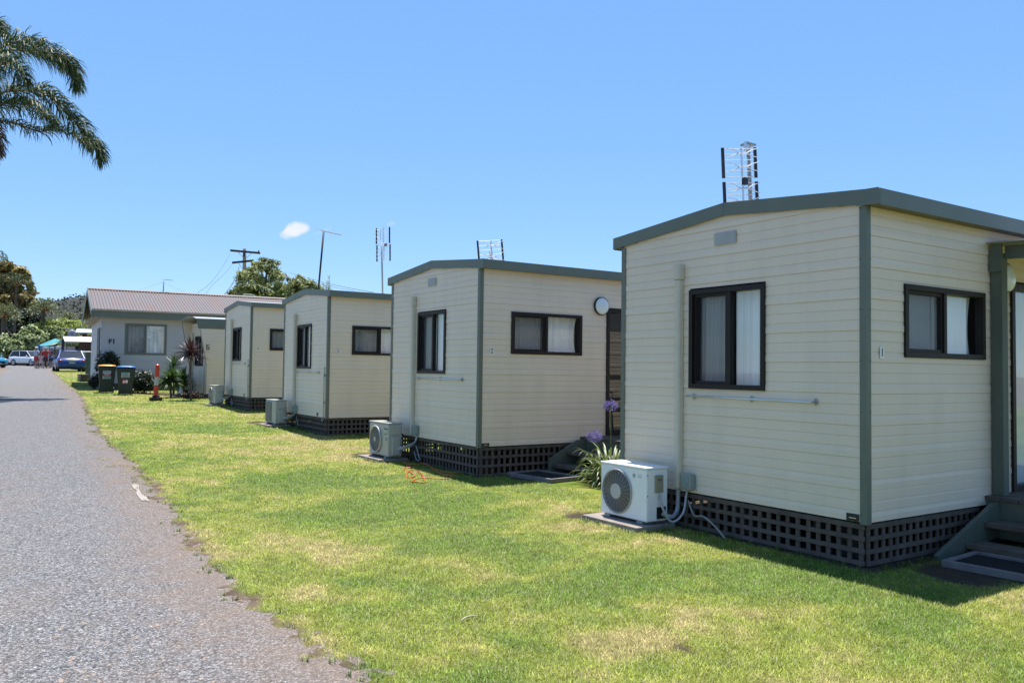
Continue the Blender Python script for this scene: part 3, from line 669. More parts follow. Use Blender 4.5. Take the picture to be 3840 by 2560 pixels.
# ------------------------------------------------------------------ door mats, agapanthus, power cord
def mat_frame(x, y, rz, sx_, sy_, label):
    e_ = empty('door_mat', (x, y, float(g(y))+.012), rz); tag(e_, label, 'door mat', 'framed mats at the foot of the steps')
    mb = MB(); t = .045
    mb.box(0,sx_,0,t,0,.055); mb.box(0,sx_,sy_-t,sy_,0,.055); mb.box(0,t,t,sy_-t,0,.055); mb.box(sx_-t,sx_,t,sy_-t,0,.055); mb.build('frame', pm('mat_kerb', (.22,.20,.20), .9, var=.2, bump=.3), e_, bevel=.004)
    mb = MB(); mb.box(t,sx_-t,t,sy_-t,.0,.03)
    k = t+.02
    while k < sx_-t-.02: mb.box(k, k+.012, t, sy_-t, .031, .038); k += .03
    mb.build('rubber_insert', RUBBER, e_)
mat_frame(6.56, 2.72, .08, .60, .92, 'black mat in a raised concrete frame below the steps of cabin 1')
mat_frame(6.44, 8.86, .12, .60, .92, 'black mat in a raised pale frame below the steps of cabin 2')
LEAF_AG = pm('agapanthus_leaf', (.20,.27,.08), .4, var=.2, island=.3, trans=.3)
PETAL = pm('violet_petal', (.32,.26,.62), .6, var=.15, island=.3, trans=.3)
STEM = pm('flower_stem', (.10,.16,.05), .5)
def strap(mb, base, a, L_, rise, droop, w0, k=8, twist=0):
    d = Vector((math.cos(a), math.sin(a), 0)); s = Vector((-math.sin(a), math.cos(a), 0)); V = []; 
    for i in range(k+1):
        t = i/k; p = Vector(base)+d*(L_*t*(1-.15*t))+Vector((0,0,rise*L_*t-droop*L_*t*t*t**.5))
        w_ = w0*(1-t**3)*(.6+.4*min(1, t*4)); V += [p-s*w_+Vector((0,0,w_*.35)), p, p+s*w_+Vector((0,0,w_*.35))]
    mb.add(V, [f for i in range(k) for f in ((3*i,3*i+1,3*i+4,3*i+3), (3*i+1,3*i+2,3*i+5,3*i+4))])
def agapanthus(x, y):
    z = float(g(y))+.01; e_ = empty('agapanthus', (x, y, z)); tag(e_, 'agapanthus clump with two violet flower heads by the steps of cabin 2', 'plant')
    r = random.Random(3); mb = MB()
    for i in range(190):
        a = r.uniform(0, 2*PI); b0 = (r.uniform(-.12,.12), r.uniform(-.12,.12), 0)
        strap(mb, b0, a, r.uniform(.42,.68), r.uniform(.45,1.6), r.uniform(.6,1.3), .017)
    mb.build('leaf', LEAF_AG, e_, smooth=True)
    for tgt, dz in (((2290,1525), 9), ((2229,1640), 9)):
        P = at_y(*tgt, y); hx, hy, hz = P[0]-x, 0, P[2]-z
        st = empty  # stems carry a ball of florets
        mb = MB(); mb.tube(arc([(.0,0,.05),(hx*.35,0,hz*.5),(hx,hy,hz)], 8), .0065, 6); so_ = mb.build('flower_stem', STEM, e_, smooth=True)
        f = MB()
        for k in range(120):
            v = Vector((r.gauss(0,1), r.gauss(0,1), r.gauss(0,1))).normalized(); v.z = v.z*.8+.15
            rad = r.uniform(.055,.10); c_ = Vector((hx,hy,hz))+v*rad; q = v.orthogonal().normalized(); q2 = v.cross(q)
            for m_ in range(5):
                w1 = 2*PI*m_/5; dd = q*math.cos(w1)+q2*math.sin(w1); ee = q*math.cos(w1+.7)+q2*math.sin(w1+.7)
                f.add([c_-v*.012, c_+dd*.012+v*.010, c_+(dd+ee)*.010+v*.016, c_+ee*.006], [(0,1,2,3)])
        f.build('flower_head', PETAL, so_)
agapanthus(7.12, 8.45)
def on_lawn(pts, zo=(1340,1540), s=5.226): return [hit(zo[0]+a/s, zo[1]+b/s) for a, b in pts]
cp = on_lawn([(1060,1145),(960,1145),(905,1170),(960,1200),(1040,1225),(1060,1255),(1120,1265),(1130,1300),(1060,1340),(1010,1350),(965,1320),(965,1260),(1020,1210),(1100,1190),(1190,1210),(1250,1260),(1290,1330),(1330,1390),(1310,1430),(1200,1435),(1100,1425),(1080,1400),(1140,1365),(1290,1350),(1500,1352),(1800,1350),(1850,1310),(1780,1295),(1660,1270),(1500,1180),(1380,1090),(1200,1070),(1000,1080),(880,1010),(790,975),(870,990),(960,1050),(1150,1080),(1300,1060),(1420,1110),(1560,1170),(1700,1235),(2030,1242)])
mb = MB(); mb.tube(arc([(p[0], p[1], p[2]+.022+.006*math.sin(i*1.7)) for i, p in enumerate(cp)], 6), .0085, 7)
tag(mb.build('extension_cord', ORANGE, None, smooth=True), 'orange extension cord looped on the grass beside cabin 2', 'cord')

# ------------------------------------------------------------------ air conditioner outdoor units
def ac_unit(x, y, kind, label, w_=.70, h=.52, d=.27, rz=0, conduits=True, cz=.0, plants=False):
    z = float(g(y))
    pad = empty('concrete_slab', (x-.16, y-.04, z), rz)
    mb = MB(); mb.box(0, .5, 0, w_+.14, -.02, .055); mb.build('slab', CONC, pad, bevel=.006)
    tag(pad, 'concrete slab under '+label, 'slab', 'slabs under the outdoor units')
    z += .058; e_ = empty('air_conditioner', (x, y, z), rz); tag(e_, label, 'air conditioner', 'outdoor air conditioning units')
    body = ACW if kind in 'AD' else ACB; zf = .025
    for yy in (.06, w_-.14): mb = MB(); mb.box(.0, d-.02, yy, yy+.08, 0, zf); mb.build('foot', GALV, e_)
    mb = MB(); mb.box(0, d, 0, w_, zf, h-.022); b_ = mb.build('case', body, e_, bevel=.012 if kind in 'AD' else .022)
    mb = MB(); mb.box(-.005, d+.005, -.004, w_+.004, h-.022, h); mb.build('lid', body, e_, bevel=.007)
    cy, cz_ = (w_*.60 if kind != 'A' else w_*.62), h*.50; R0 = .205 if h > .5 else .19
    if kind in 'AD':
        R0 = .212
        mb = MB(); mb.cyl((-.001, cy, cz_), R0-.006, -.003, 'x', 40); fo = mb.build('fan_shade_disc', BLACKP, e_)  # flat black disc on the case, painting the shade of the fan cavity
        mb = MB()
        for k in range(3):
            a = 2*PI*k/3+.4; V = []
            for q in range(6):
                rr_ = .05+(R0-.075)*q/5; V += [(-.006, cy+rr_*math.cos(a-.55), cz_+rr_*math.sin(a-.55)), (-.012, cy+rr_*math.cos(a+.35), cz_+rr_*math.sin(a+.35))]
            mb.add(V, [(2*q,2*q+1,2*q+3,2*q+2) for q in range(5)])
        mb.build('fan_blade', pm('fan_dark', (.06,.045,.04), .6), fo)
        mb = MB(); k = 15
        for q in range(k):
            rr_ = .085+(R0-.085)*q/(k-1); mb.tube([(-.018-.006*(1-q/k), cy+rr_*math.cos(t*2*PI/40), cz_+rr_*math.sin(t*2*PI/40)) for t in range(40)], .0013, 4, closed=True)
        for q in range(26):
            a = 2*PI*q/26+.05; mb.tube([(-.024, cy+.08*math.cos(a), cz_+.08*math.sin(a)), (-.010, cy+(R0+.004)*math.cos(a), cz_+(R0+.004)*math.sin(a))], .0017, 4)
        mb.tube([(-.010, cy+(R0+.004)*math.cos(t*2*PI/48), cz_+(R0+.004)*math.sin(t*2*PI/48)) for t in range(48)], .0075, 6, closed=True)
        gr = mb.build('fan_grille', pm('steel_wire', (.55,.52,.50), .5), e_)
        mb = MB(); mb.cyl((-.016, cy, cz_), .078, -.012, 'x', 28); mb.build('hub', HUB, gr, bevel=.004)
        mb = MB(); mb.box(.10, .20, -.022, -.001, h*.55, h*.86); o = mb.build('side_cover', BEIGEP, e_, bevel=.006)
        mb = MB(); mb.box(.12, .18, -.024, -.0225, h*.76, h*.80); mb.build('cover_label', pm('faded_label', (.2,.19,.17), .6), o)
        mb = MB()
        for (a, zz) in ((.012,h*.86),(.012,h*.5)): mb.cyl((a,-.001,zz), .006, -.004, 'y', 8)
        mb.build('screw', BLACKP, e_)
        mb = MB(); mb.box(.13, .24, -.012, -.001, .05, .16); mb.build('valve_recess_shade', BLACKP, e_)  # black box standing proud, its colour gives the shade of a hollow
        text('logo', 'LG', .045, GREYTXT, e_, (-.0015, w_*.14, h*.83), ROT_MX, .0006)
        mb = MB(); mb.cyl((-.001, w_*.26, h*.83), .021, -.0012, 'x', 20); mb.build('emblem', GREYTXT, e_)
    elif kind == 'B':
        mb = MB(); mb.tube([(-.02, cy+R0*math.cos(t*2*PI/40), cz_+R0*math.sin(t*2*PI/40)) for t in range(40)], .016, 8, closed=True)
        mb.tube([(0, cy, cz_), (-.022, cy, cz_)], R0+.012, 40, caps=False); mb.build('fan_ring', body, e_, smooth=True)
        mb = MB(); mb.cyl((-.001, cy, cz_), R0-.002, -.006, 'x', 40); mb.build('fan_shade_disc', pm('recess_shade_grey', (.11,.11,.10), .6), e_)  # flat dark grey disc painted as the shaded fan cavity
        mb = MB()
        for q in range(14):
            rr_ = .035+(R0-.035)*q/14; mb.tube([(-.030+.0*q, cy+rr_*math.cos(t*2*PI/36), cz_+rr_*math.sin(t*2*PI/36)) for t in range(36)], .0017, 4, closed=True)
        for q in range(30):
            a = 2*PI*q/30; mb.tube([(-.030, cy+.03*math.cos(a), cz_+.03*math.sin(a)), (-.024, cy+R0*math.cos(a+.25), cz_+R0*math.sin(a+.25))], .0017, 4)
        gr = mb.build('fan_grille', ACGRILL, e_)
        mb = MB(); mb.cyl((-.026, cy, cz_), .036, -.010, 'x', 20); mb.build('hub', HUB, gr, bevel=.003)
        text('brand_lettering', 'Panasonic', .036, BLUETXT, e_, (-.0015, .085, h*.83), ROT_MX, .0006, bold=.001)
        text('model_lettering', 'INVERTER', .020, BLACKTXT, e_, (-.0015, .085, h*.68), ROT_MX, .0006)
        mb = MB(); mb.box(-.002, -.0005, .045, .085, h*.50, h*.58); mb.build('label', pm('green_label', (.10,.24,.12), .5), e_)
    else:
        mb = MB(); mb.box(-.010, -.001, w_*.40, w_-.02, .06, h-.055); o = mb.build('grille_panel', pm('grille_brown', (.20,.17,.14), .6), e_)
        mb = MB(); zz = .07
        while zz < h-.06: mb.box(-.016, -.0105, w_*.41, w_-.03, zz, zz+.006); zz += .018
        mb.build('grille_slat', ACGRILL, o)
    if kind in 'BC':
        mb = MB(); mb.prism([(.055,.05),(.20,.05),(.20,h*.52),(.17,h*.6),(.055,h*.6)], -.035, -.001, 'y'); mb.build('valve_cover', body, e_, bevel=.012)
        mb = MB(); mb.box(.055, .20, -.014, -.001, h*.66, h*.86); mb.build('handle_recess', body, e_, bevel=.006)
        mb = MB(); mb.box(.225, .255, -.0015, -.0003, h*.66, h*.69); mb.box(.225, .255, -.0015, -.0003, h*.56, h*.59); mb.build('warning_label', BLACKTXT, e_)
    if conduits:
        cr_ = .011; bxx = .48-.045; 
        mb = MB()
        if kind in 'AD':
            mb.tube(arc([(.15,-.024,h*.52),(.16,-.05,h*.3),(.24,-.09,h*.05),(.36,-.12,.10),(.43,-.10,.28),(.44,-.13,.40),(.445,-.16,.38),(.445,-.17,.44)], 6), cr_, 8)
            mb.tube(arc([(.19,-.005,.10),(.30,-.03,.06),(.42,.02,.10),(.445,.03,.25),(.45,.035,.40)], 6), .022, 8)
            mb.tube(arc([(.47,-.19,.44),(.47,-.20,.33),(.49,-.22,.30)], 5), .012, 7)
        else:
            for q in range(4): mb.tube(arc([(.14+.012*q,-.03,.14+.012*q),(.24,-.08-.01*q,.15+.015*q),(.38,-.13-.01*q,.22+.012*q),(.42,-.13-.015*q,.33),(.43,-.12-.02*q,.42)], 6), .009, 7)
            mb.tube(arc([(.44,-.10,.2),(.45,-.2,.02),(.42,-.3,.0)], 5), .009, 6)
        mb.build('conduit', CONDUIT, e_, smooth=True)
        mb = MB()
        if kind == 'A': mb.tube(arc([(.45,-.10,.22),(.43,-.20,.09),(.41,-.34,.10),(.39,-.50,.04),(.36,-.66,-.05)], 6), .0095, 7); mb.build('drain_hose', pm('grey_hose', (.36,.33,.30), .6), e_, smooth=True)
        elif kind == 'B': mb.tube(arc([(.45,-.02,.10),(.45,-.10,-.02),(.44,-.22,-.03)], 6), .009, 7); mb.build('drain_hose', CONDUIT, e_, smooth=True)
    return e_
ac_unit(5.405, 5.885, 'A', 'white outdoor air conditioner with a round fan grille beside cabin 1', .685, .545, .275)
ac_unit(5.470, 11.885, 'B', 'beige outdoor air conditioner with a raised fan ring beside cabin 2', .735, .560, .250)
ac_unit(5.640, 18.20, 'C', 'beige outdoor air conditioner with a rectangular grille beside cabin 3', .74, .555, .255)
ac_unit(5.935, 24.95, 'B', 'beige outdoor air conditioner with a fan ring beside cabin 4', .74, .555, .25)

# ------------------------------------------------------------------ aerials
BAY = pm('black_end_cap', (.012,.012,.02), .5)
def bowtie(root, base, tilt, w_, hb, panels, mast_top, rz):
    """reflector panels of rods with black side bars and X shaped dipoles; root local frame"""
    M = Matrix.Translation(base) @ Matrix.Rotation(rz, 4, 'Z') @ Matrix.Rotation(tilt, 4, 'Y')
    Ti = lambda p: M @ Vector(p)
    for (z0, z1) in panels:
        mb = MB(); n = 6
        for k in range(n): zz = z0+(z1-z0)*k/(n-1); mb.tube([Ti((-w_/2,0,zz)), Ti((w_/2,0,zz))], .0045, 5)
        o = mb.build('reflector', ALU, root)
        for s in (-1, 1):
            mb = MB(); P = [(s*w_/2-.014,-.008,z0-.01),(s*w_/2+.014,-.008,z0-.01),(s*w_/2+.014,.012,z0-.01),(s*w_/2-.014,.012,z0-.01)]
            mb.add([Ti(p) for p in P]+[Ti((p[0],p[1],z1+.01)) for p in P], [(0,3,2,1),(4,5,6,7),(0,1,5,4),(1,2,6,5),(2,3,7,6),(3,0,4,7)])
            mb.build('side_bar', BAY, o)
        mb = MB()
        for t in (.27, .75):
            zc = z0+(z1-z0)*t; dz = (z1-z0)*.16
            for s in (-1, 1):
                for v in (-1, 1): mb.tube([Ti((s*.04,-.10,zc)), Ti((s*w_*.27,-.10,zc+v*dz*.6)), Ti((s*w_*.5,-.10,zc+v*dz*1.1))], [.007,.006,.003], 5)
            mb.tube([Ti((-.04,-.10,zc)), Ti((.04,-.10,zc))], .008, 5)
        mb.build('dipole', ALU, o)
        mb = MB(); mb.tube([Ti((.02,-.012,z0)), Ti((.02,-.012,z1))], .010, 6); mb.tube([Ti((-.01,-.095,z0+(z1-z0)*.15)), Ti((-.01,-.095,z1-(z1-z0)*.15))], .008, 6); mb.build('boom', ALU, o)
    return M
def aerial_b(px0, py0, px1, py1, Y, w_px, panels_px, label, tilt, rz, mast=None, cx_px=None):
    """mast from (px0,py0) up to (px1,py1) in the vertical plane y=Y"""
    b_ = at_y(px0, py0, Y); t_ = at_y(px1, py1, Y); e_ = empty('tv_aerial', tuple(b_)); tag(e_, label, 'aerial', 'television aerials on the roofs')
    d = t_-b_; mb = MB(); mb.tube([(0,0,-.15 if mast is None else mast), tuple(d)], .020, 8); mb.build('mast', GALV, e_, smooth=True)
    dep = (b_-EYE)@fw; wm = w_px*dep/F
    for (cx, ztop, zbot) in panels_px:
        T = at_y(cx, ztop, Y)-b_; Bm = at_y(cx, zbot, Y)-b_
        bowtie(e_, (Bm[0], -.06, Bm[2]), tilt, wm, 0, [(0, T[2]-Bm[2])], 0, rz)
    return e_
a1 = aerial_b(2818, 775, 2805, 545, 5.6, 122, [(2757, 563, 668), (2763, 690, 800)], 'tall double bow-tie television aerial above the roof of cabin 1', -.045, -.5)
mb = MB(); mb.box(-.06,.06,-.05,.05,0,.02, Matrix.Translation(Vector(at_y(2806,548,5.6)-at_y(2818,775,5.6)))); mb.build('mast_cap', GALV, a1)
mb = MB(); mb.box(-.02,.02,-.04,.0,-.04,.05, Matrix.Translation(Vector(at_y(2794,552,5.6)-at_y(2818,775,5.6)))); mb.build('amplifier', ALU, a1)
mb = MB(); mb.box(-.022,.022,-.16,-.12,-.035,.035, Matrix.Translation(Vector(at_y(2752,690,5.6)-at_y(2818,775,5.6)))); mb.build('junction_box', BAY, a1)
aerial_b(1848, 985, 1838, 940, 11.4, 92, [(1836, 904, 990)], 'small tilted bow-tie television aerial peeping over the roof of cabin 2', -.10, -.35)
a3 = aerial_b(1437, 1120, 1431, 910, 18.1, 56, [(1432, 856, 913), (1434, 920, 979)], 'double bow-tie aerial on a tall thin mast behind cabin 3', -.02, -.95, mast=-.3)
mb = MB(); mb.box(-.03,.03,-.1,-.04,-.03,.03, Matrix.Translation(Vector(at_y(1442,920,18.1)-at_y(1437,1120,18.1)))); mb.build('junction_box', BAY, a3)
def yagi(px0, py0, px1, py1, Y, label, boomv, n, el, r=.02, mat=BLACKP, guys=False):
    b_ = at_y(px0, py0, Y); t_ = at_y(px1, py1, Y); e_ = empty('tv_aerial', tuple(b_)); tag(e_, label, 'aerial', 'television aerials on the roofs')
    d = Vector(t_-b_); mb = MB(); mb.tube([(0,0,-.3), tuple(d)], r, 8); mb.build('mast', mat, e_, smooth=True)
    bv = Vector(boomv); mb = MB(); mb.tube([d-bv*.15, d+bv], .012, 6); mb.build('boom', GALV, e_)
    s = bv.cross(Vector((0,0,1))).normalized(); mb = MB()
    for k in range(n):
        c_ = d+bv*(-.12+1.1*k/(n-1)); l = el*(1-.5*k/(n-1)); mb.tube([c_-s*l, c_+s*l], .004, 4)
    mb.build('element', ALU, e_)
    if guys:
        mb = MB()
        for s_ in (-1, 1): mb.tube([d*.8, Vector((s_*1.2, .3, 0))], .004, 4)
        mb.build('guy_wire', GALV, e_)
yagi(1190, 1092, 1214, 866, 17.9, 'leaning black pole with a thin yagi aerial behind the roof of cabin 3', (.28,-.35,-.11), 7, .32, .022)
yagi(612, 1098, 614, 1048, 39, 'small grey yagi aerial with guy wires on the rusty roof', (.35,-.2,-.03), 5, .22, .022, GALV, True)
yagi(640, 1120, 640, 1120, 39, 'x', (.1,0,0), 2, .1) if False else None
# the low aerial half lost in the tree behind the house roof
P_ = at_depth(936, 1112, 46); e_ = empty('tv_aerial', tuple(P_)); tag(e_, 'grey looped aerial on the rusty roof in front of the leafy tree', 'aerial', 'television aerials on the roofs')
mb = MB(); mb.tube([(-.25,0,-.6),(-.25,0,.1)], .02, 6); mb.build('mast', GALV, e_); mb = MB(); mb.tube(arc([(-.35,0,.1),(.1,0,.12),(.32,0,.02),(.3,0,-.05)],5), .03, 6); mb.tube(arc([(-.35,0,-.28),(.05,0,-.27),(.3,0,-.33),(.33,0,-.38)],5), .03, 6); mb.tube([(-.35,0,.1),(-.35,0,-.28)], .02, 6); mb.build('element', ALU, e_)

# ------------------------------------------------------------------ cabin 6 (raked front) and house F1
def van6():
    Y0 = 29.0; X0 = 6.60; zb = .69; c = empty('cabin', (X0, Y0, zb), 0)
    tag(c, 'cream cabin number 6 with a raked front fin, between cabin 4 and the red cordyline', 'cabin', 'row of cream holiday cabins')
    Wd = 2.5; Hh = 2.53; Lg = 7; XF = -.30; V = MB()
    mpS = lambda u, z, n: (u, -n, z); mpE = lambda u, z, n: (-n, u, z)
    def top(z):
        lo = 0 if z < .95 else XF*min(1, (z-.95)/(Hh-.95)); return (lo, Lg)
    siding(V, 0, Lg, 0, Hh-.33, [], top, mp=mpS)
    siding(V, .05, Wd-.05, 0, Hh-.1, [(.55, 1.75, .95, 1.98)], mp=mpE)
    pts = [(0,0),(0,.95),(XF,Hh-.02),(.2,Hh-.02),(.2,0)]
    V.prism(pts, .004, .03, 'y'); V.prism(pts, Wd-.03, Wd, 'y'); V.box(.02, Lg, Wd, Wd+.01, 0, Hh-.3); V.box(Lg, Lg+.02, 0, Wd, 0, Hh-.05)
    V.box(.001, .01, .03, .05, 0, Hh-.1); V.box(.001, .01, Wd-.05, Wd-.03, 0, Hh-.1)
    V.build('wall', CREAM, c)
    m_ = MB(); m_.prism([(XF-.01,Hh-.33+.0),(Lg+.02,Hh-.33),(Lg+.02,Hh),(XF-.07,Hh)], -.022, -.006, 'y'); m_.build('fascia', GREEN, c)
    m_ = MB(); m_.prism([(-.02,Hh-.02),(.5,Hh+.06),(Wd/2,Hh+.10),(Wd-.5,Hh+.06),(Wd+.02,Hh-.02),(Wd+.02,Hh+.01),(Wd-.5,Hh+.09),(Wd/2,Hh+.13),(.5,Hh+.09),(-.02,Hh+.01)], XF-.08, Lg+.05, 'x'); m_.build('roof', ROOFSTEEL, c)
    m_ = MB(); m_.prism([(0,0),(0,.95),(XF,Hh-.02),(XF-.02,Hh-.02),(-.025,.94),(-.025,0)], -.012, .004, 'y'); m_.build('edge_trim', pm('pinkish_trim', (.45,.36,.32), .6), c)
    m_ = MB(); m_.prism([(-.025,.0),(-.025,.94),(XF-.02,Hh-.02),(XF-.04,Hh-.02),(-.045,.94),(-.045,0)], Wd, Wd+.02, 'y'); m_.build('edge_trim', GREEN, c)
    window(c, mpE, .55, 1.75, .95, 1.98, -1, [(1.2, 1.72, 0)], seed=9)
    m_ = MB(); m_.box(-.08, -.012, 2.02, 2.12, 0, 2.1); m_.build('pipe_duct', DUCT, c, bevel=.01)
    m_ = MB(); m_.tube([(-.03,.25,1.0),(-.03,.25,-.1)], .012, 6); m_.build('gas_pipe', GREYP, c)
    m_ = MB(); lattice(m_, mpS, .02, 3, -.008, -.17, pitch=.2, sl=.08); lattice(m_, mpE, .02, Wd, -.008, -.17, pitch=.2, sl=.08); m_.build('lattice_skirt', TIMBER, c)
    m_ = MB(); cx_, cz2, a_, h_, t_ = .02, 1.575, .050, .088, .020
    for q in ((cx_-a_,cx_+a_,cz2+h_-t_,cz2+h_),(cx_-a_,cx_+a_,cz2-h_,cz2-h_+t_),(cx_-a_,cx_+a_,cz2-.005,cz2+t_-.005),(cx_-a_,cx_-a_+t_*1.2,cz2-h_+t_,cz2-.005),(cx_-a_,cx_-a_+t_*1.2,cz2+t_-.005,cz2+h_-t_),(cx_+a_-t_*1.2,cx_+a_,cz2-h_+t_,cz2-.005)): m_.box(q[0], q[1], -.019, -.013, q[2], q[3])
    m_.build('digit', BLACKTXT, c)
van6()
pos = hit(700, 1474); ac_unit(6.07, 30.4, 'D', 'white outdoor air conditioner half hidden behind the cordyline at cabin 6', .7, .56, .28, conduits=False)

RUSTROOF, nt, out = nodes('rusty_corrugated_iron'); L = nt.links.new
b = N(nt, 'ShaderNodeBsdfPrincipled'); b.inputs['Roughness'].default_value = .55; b.inputs['Metallic'].default_value = .15
tcn = N(nt, 'ShaderNodeTexCoord'); mp_ = N(nt, 'ShaderNodeMapping'); mp_.inputs['Scale'].default_value = (1, .25, .25); L(tcn.outputs['Object'], mp_.inputs[0])
n1 = N(nt, 'ShaderNodeTexNoise'); n1.inputs['Scale'].default_value = 2.2; n1.inputs['Detail'].default_value = 8; n1.inputs['Roughness'].default_value = .7; L(mp_.outputs[0], n1.inputs['Vector'])
cr = N(nt, 'ShaderNodeValToRGB'); cr.color_ramp.elements[0].position = .38; cr.color_ramp.elements[0].color = (.125,.108,.105,1); cr.color_ramp.elements[1].position = .68; cr.color_ramp.elements[1].color = (.145,.095,.07,1)
e = cr.color_ramp.elements.new(.52); e.color = (.135,.105,.097,1); L(n1.outputs[0], cr.inputs[0]); L(cr.outputs[0], b.inputs['Base Color']); L(b.outputs[0], out.inputs[0])
def house():
    ya = -.06; c = empty('house', (3.71, 35., 0), ya); tag(c, 'white house marked F1 with a rusty corrugated roof behind the bins', 'house')
    He, Hr, Dp, Lg = 3.71, 4.86, 8.19, 15.; gz = float(g(36))
    wx, wy = .36, .42
    # boards
    mb = MB(); z = gz+.22; mpS = lambda u, z, n: (u, wy-n, z); mpE = lambda u, z, n: (wx-n, u, z)
    hole = (1.19, 2.72, 2.04, 3.27)
    while z < He-.25:
        z2 = min(z+.29, He-.2); segs = [(wx, Lg-.3)]
        cuts = sorted({z, z2, *[h for h in (hole[2], hole[3]) if z < h < z2]})
        for za, zb_ in zip(cuts[:-1], cuts[1:]):
            sg = [(wx, hole[0]), (hole[1], Lg-.3)] if hole[2] <= (za+zb_)/2 <= hole[3] else [(wx, Lg-.3)]
            na, nb = .014*(1-(za-z)/.29), .014*(1-(zb_-z)/.29)
            for p, q in sg: mb.add([mpS(p,za,na), mpS(q,za,na), mpS(q,zb_,nb), mpS(p,zb_,nb)], [(0,1,2,3)])
        mb.add([mpS(wx,z,0), mpS(Lg-.3,z,0), mpS(Lg-.3,z,.014), mpS(wx,z,.014)], [(0,1,2,3)])
        mb.add([mpE(wy,z,.014), mpE(Dp-.5,z,.014), mpE(Dp-.5,z2,0), mpE(wy,z2,0)], [(0,1,2,3)]); mb.add([mpE(wy,z,0), mpE(Dp-.5,z,0), mpE(Dp-.5,z,.014), mpE(wy,z,.014)], [(0,1,2,3)])
        z += .29
    mb.box(wx+.02, Lg-.3, Dp-.52, Dp-.5, gz, He); mb.box(Lg-.32, Lg-.3, wy, Dp-.5, gz, He)
    mb.build('wall', WHITEBOARD, c)
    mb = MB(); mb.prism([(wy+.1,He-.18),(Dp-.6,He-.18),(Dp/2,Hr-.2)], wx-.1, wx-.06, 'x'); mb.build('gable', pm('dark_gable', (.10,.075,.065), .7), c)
    mb = MB(); mb.box(wx+.03, Lg-.3, wy+.03, Dp-.5, gz-.02, gz+.2); mb.build('base', pm('house_base', (.12,.10,.09), .9), c)
    # roof corrugations
    mb = MB(); p = .115; n = int((Lg+.1)/p*6)
    for sgn, (ya_, yb_) in ((0,(0,Dp/2)),(1,(Dp,Dp/2))):
        V = []
        for k in range(n+1):
            x = k*p/6; h_ = .019*math.cos(2*PI*k/6); V += [(x, ya_, He+.03+h_), (x, yb_, Hr+.0+h_)]
        mb.add(V, [(2*k,2*k+2,2*k+3,2*k+1) for k in range(n)])
    mb.build('roof', RUSTROOF, c, smooth=True)
    mb = MB()
    for k in range(5): mb.prism([(Dp/2-.19,Hr-.012+k*.0012),(Dp/2,Hr+.055+k*.0012),(Dp/2+.19,Hr-.012+k*.0012),(Dp/2,Hr+.04+k*.0012)], k*3.0-.02, k*3.0+3.03, 'x')
    mb.build('ridge_cap', RUSTROOF, c)
    mb = MB(); mb.prism([(-.02,He-.02),(-.10,He-.0),(-.11,He+.055),(-.02,He+.02)], .0, Lg, 'x'); mb.build('gutter', pm('pale_gutter', (.55,.52,.47), .4), c)
    mb = MB(); mb.box(.0, Lg, -.015, .02, He-.26, He-.02); mb.prism([(0,He-.24),(Dp/2,Hr-.22),(Dp/2,Hr+.03),(0,He-.0)], -.035, -.003, 'x'); mb.prism([(Dp,He-.24),(Dp/2+.002,Hr-.22),(Dp/2+.002,Hr+.03),(Dp,He-.0)], -.035, -.003, 'x'); mb.build('fascia', GREEN, c)
    mb = MB(); mb.box(.0, Lg, .021, wy+.02, He-.255, He-.24); mb.box(.0, wx, wy+.021, Dp-.1, He-.255, He-.24); mb.build('soffit', pm('cream_soffit', (.62,.58,.48), .7), c)
    wdw = window(c, mpS, *hole, fly=-1, curt=[(hole[0], hole[0]+.75, 0), (hole[0]+.8, hole[1], 0)], seed=20, mat=GREEN, fwid=.075)
    mb = MB(); mb.box(wx-.035, wx-.016, 1.0, 2.6, 1.9, 3.1); mb.build('gable_window', BROWN, c)
    mb = MB(); mb.tube([(wx-.05,wy-.02,He-.25),(wx-.05,wy-.02,gz)], .04, 8) if False else mb.tube([(.03,.0,He-.02),(.03,.01,He-.3)], .035, 8); mb.build('downpipe', GREEN, c)
    text('house_number', 'F1', .25, BLACKTXT, c, (.72+.02, wy-.0165, 2.53), ROT_MY, sx=1.05, bold=.008)
    mb = MB(); mb.box(wx+.3, Lg-.5, 1.5, Dp-1.0, gz+.3, He-.3); mb.build('interior_block', DARK, c)  # near-black block; the darkness of the unlit room is its colour
house()

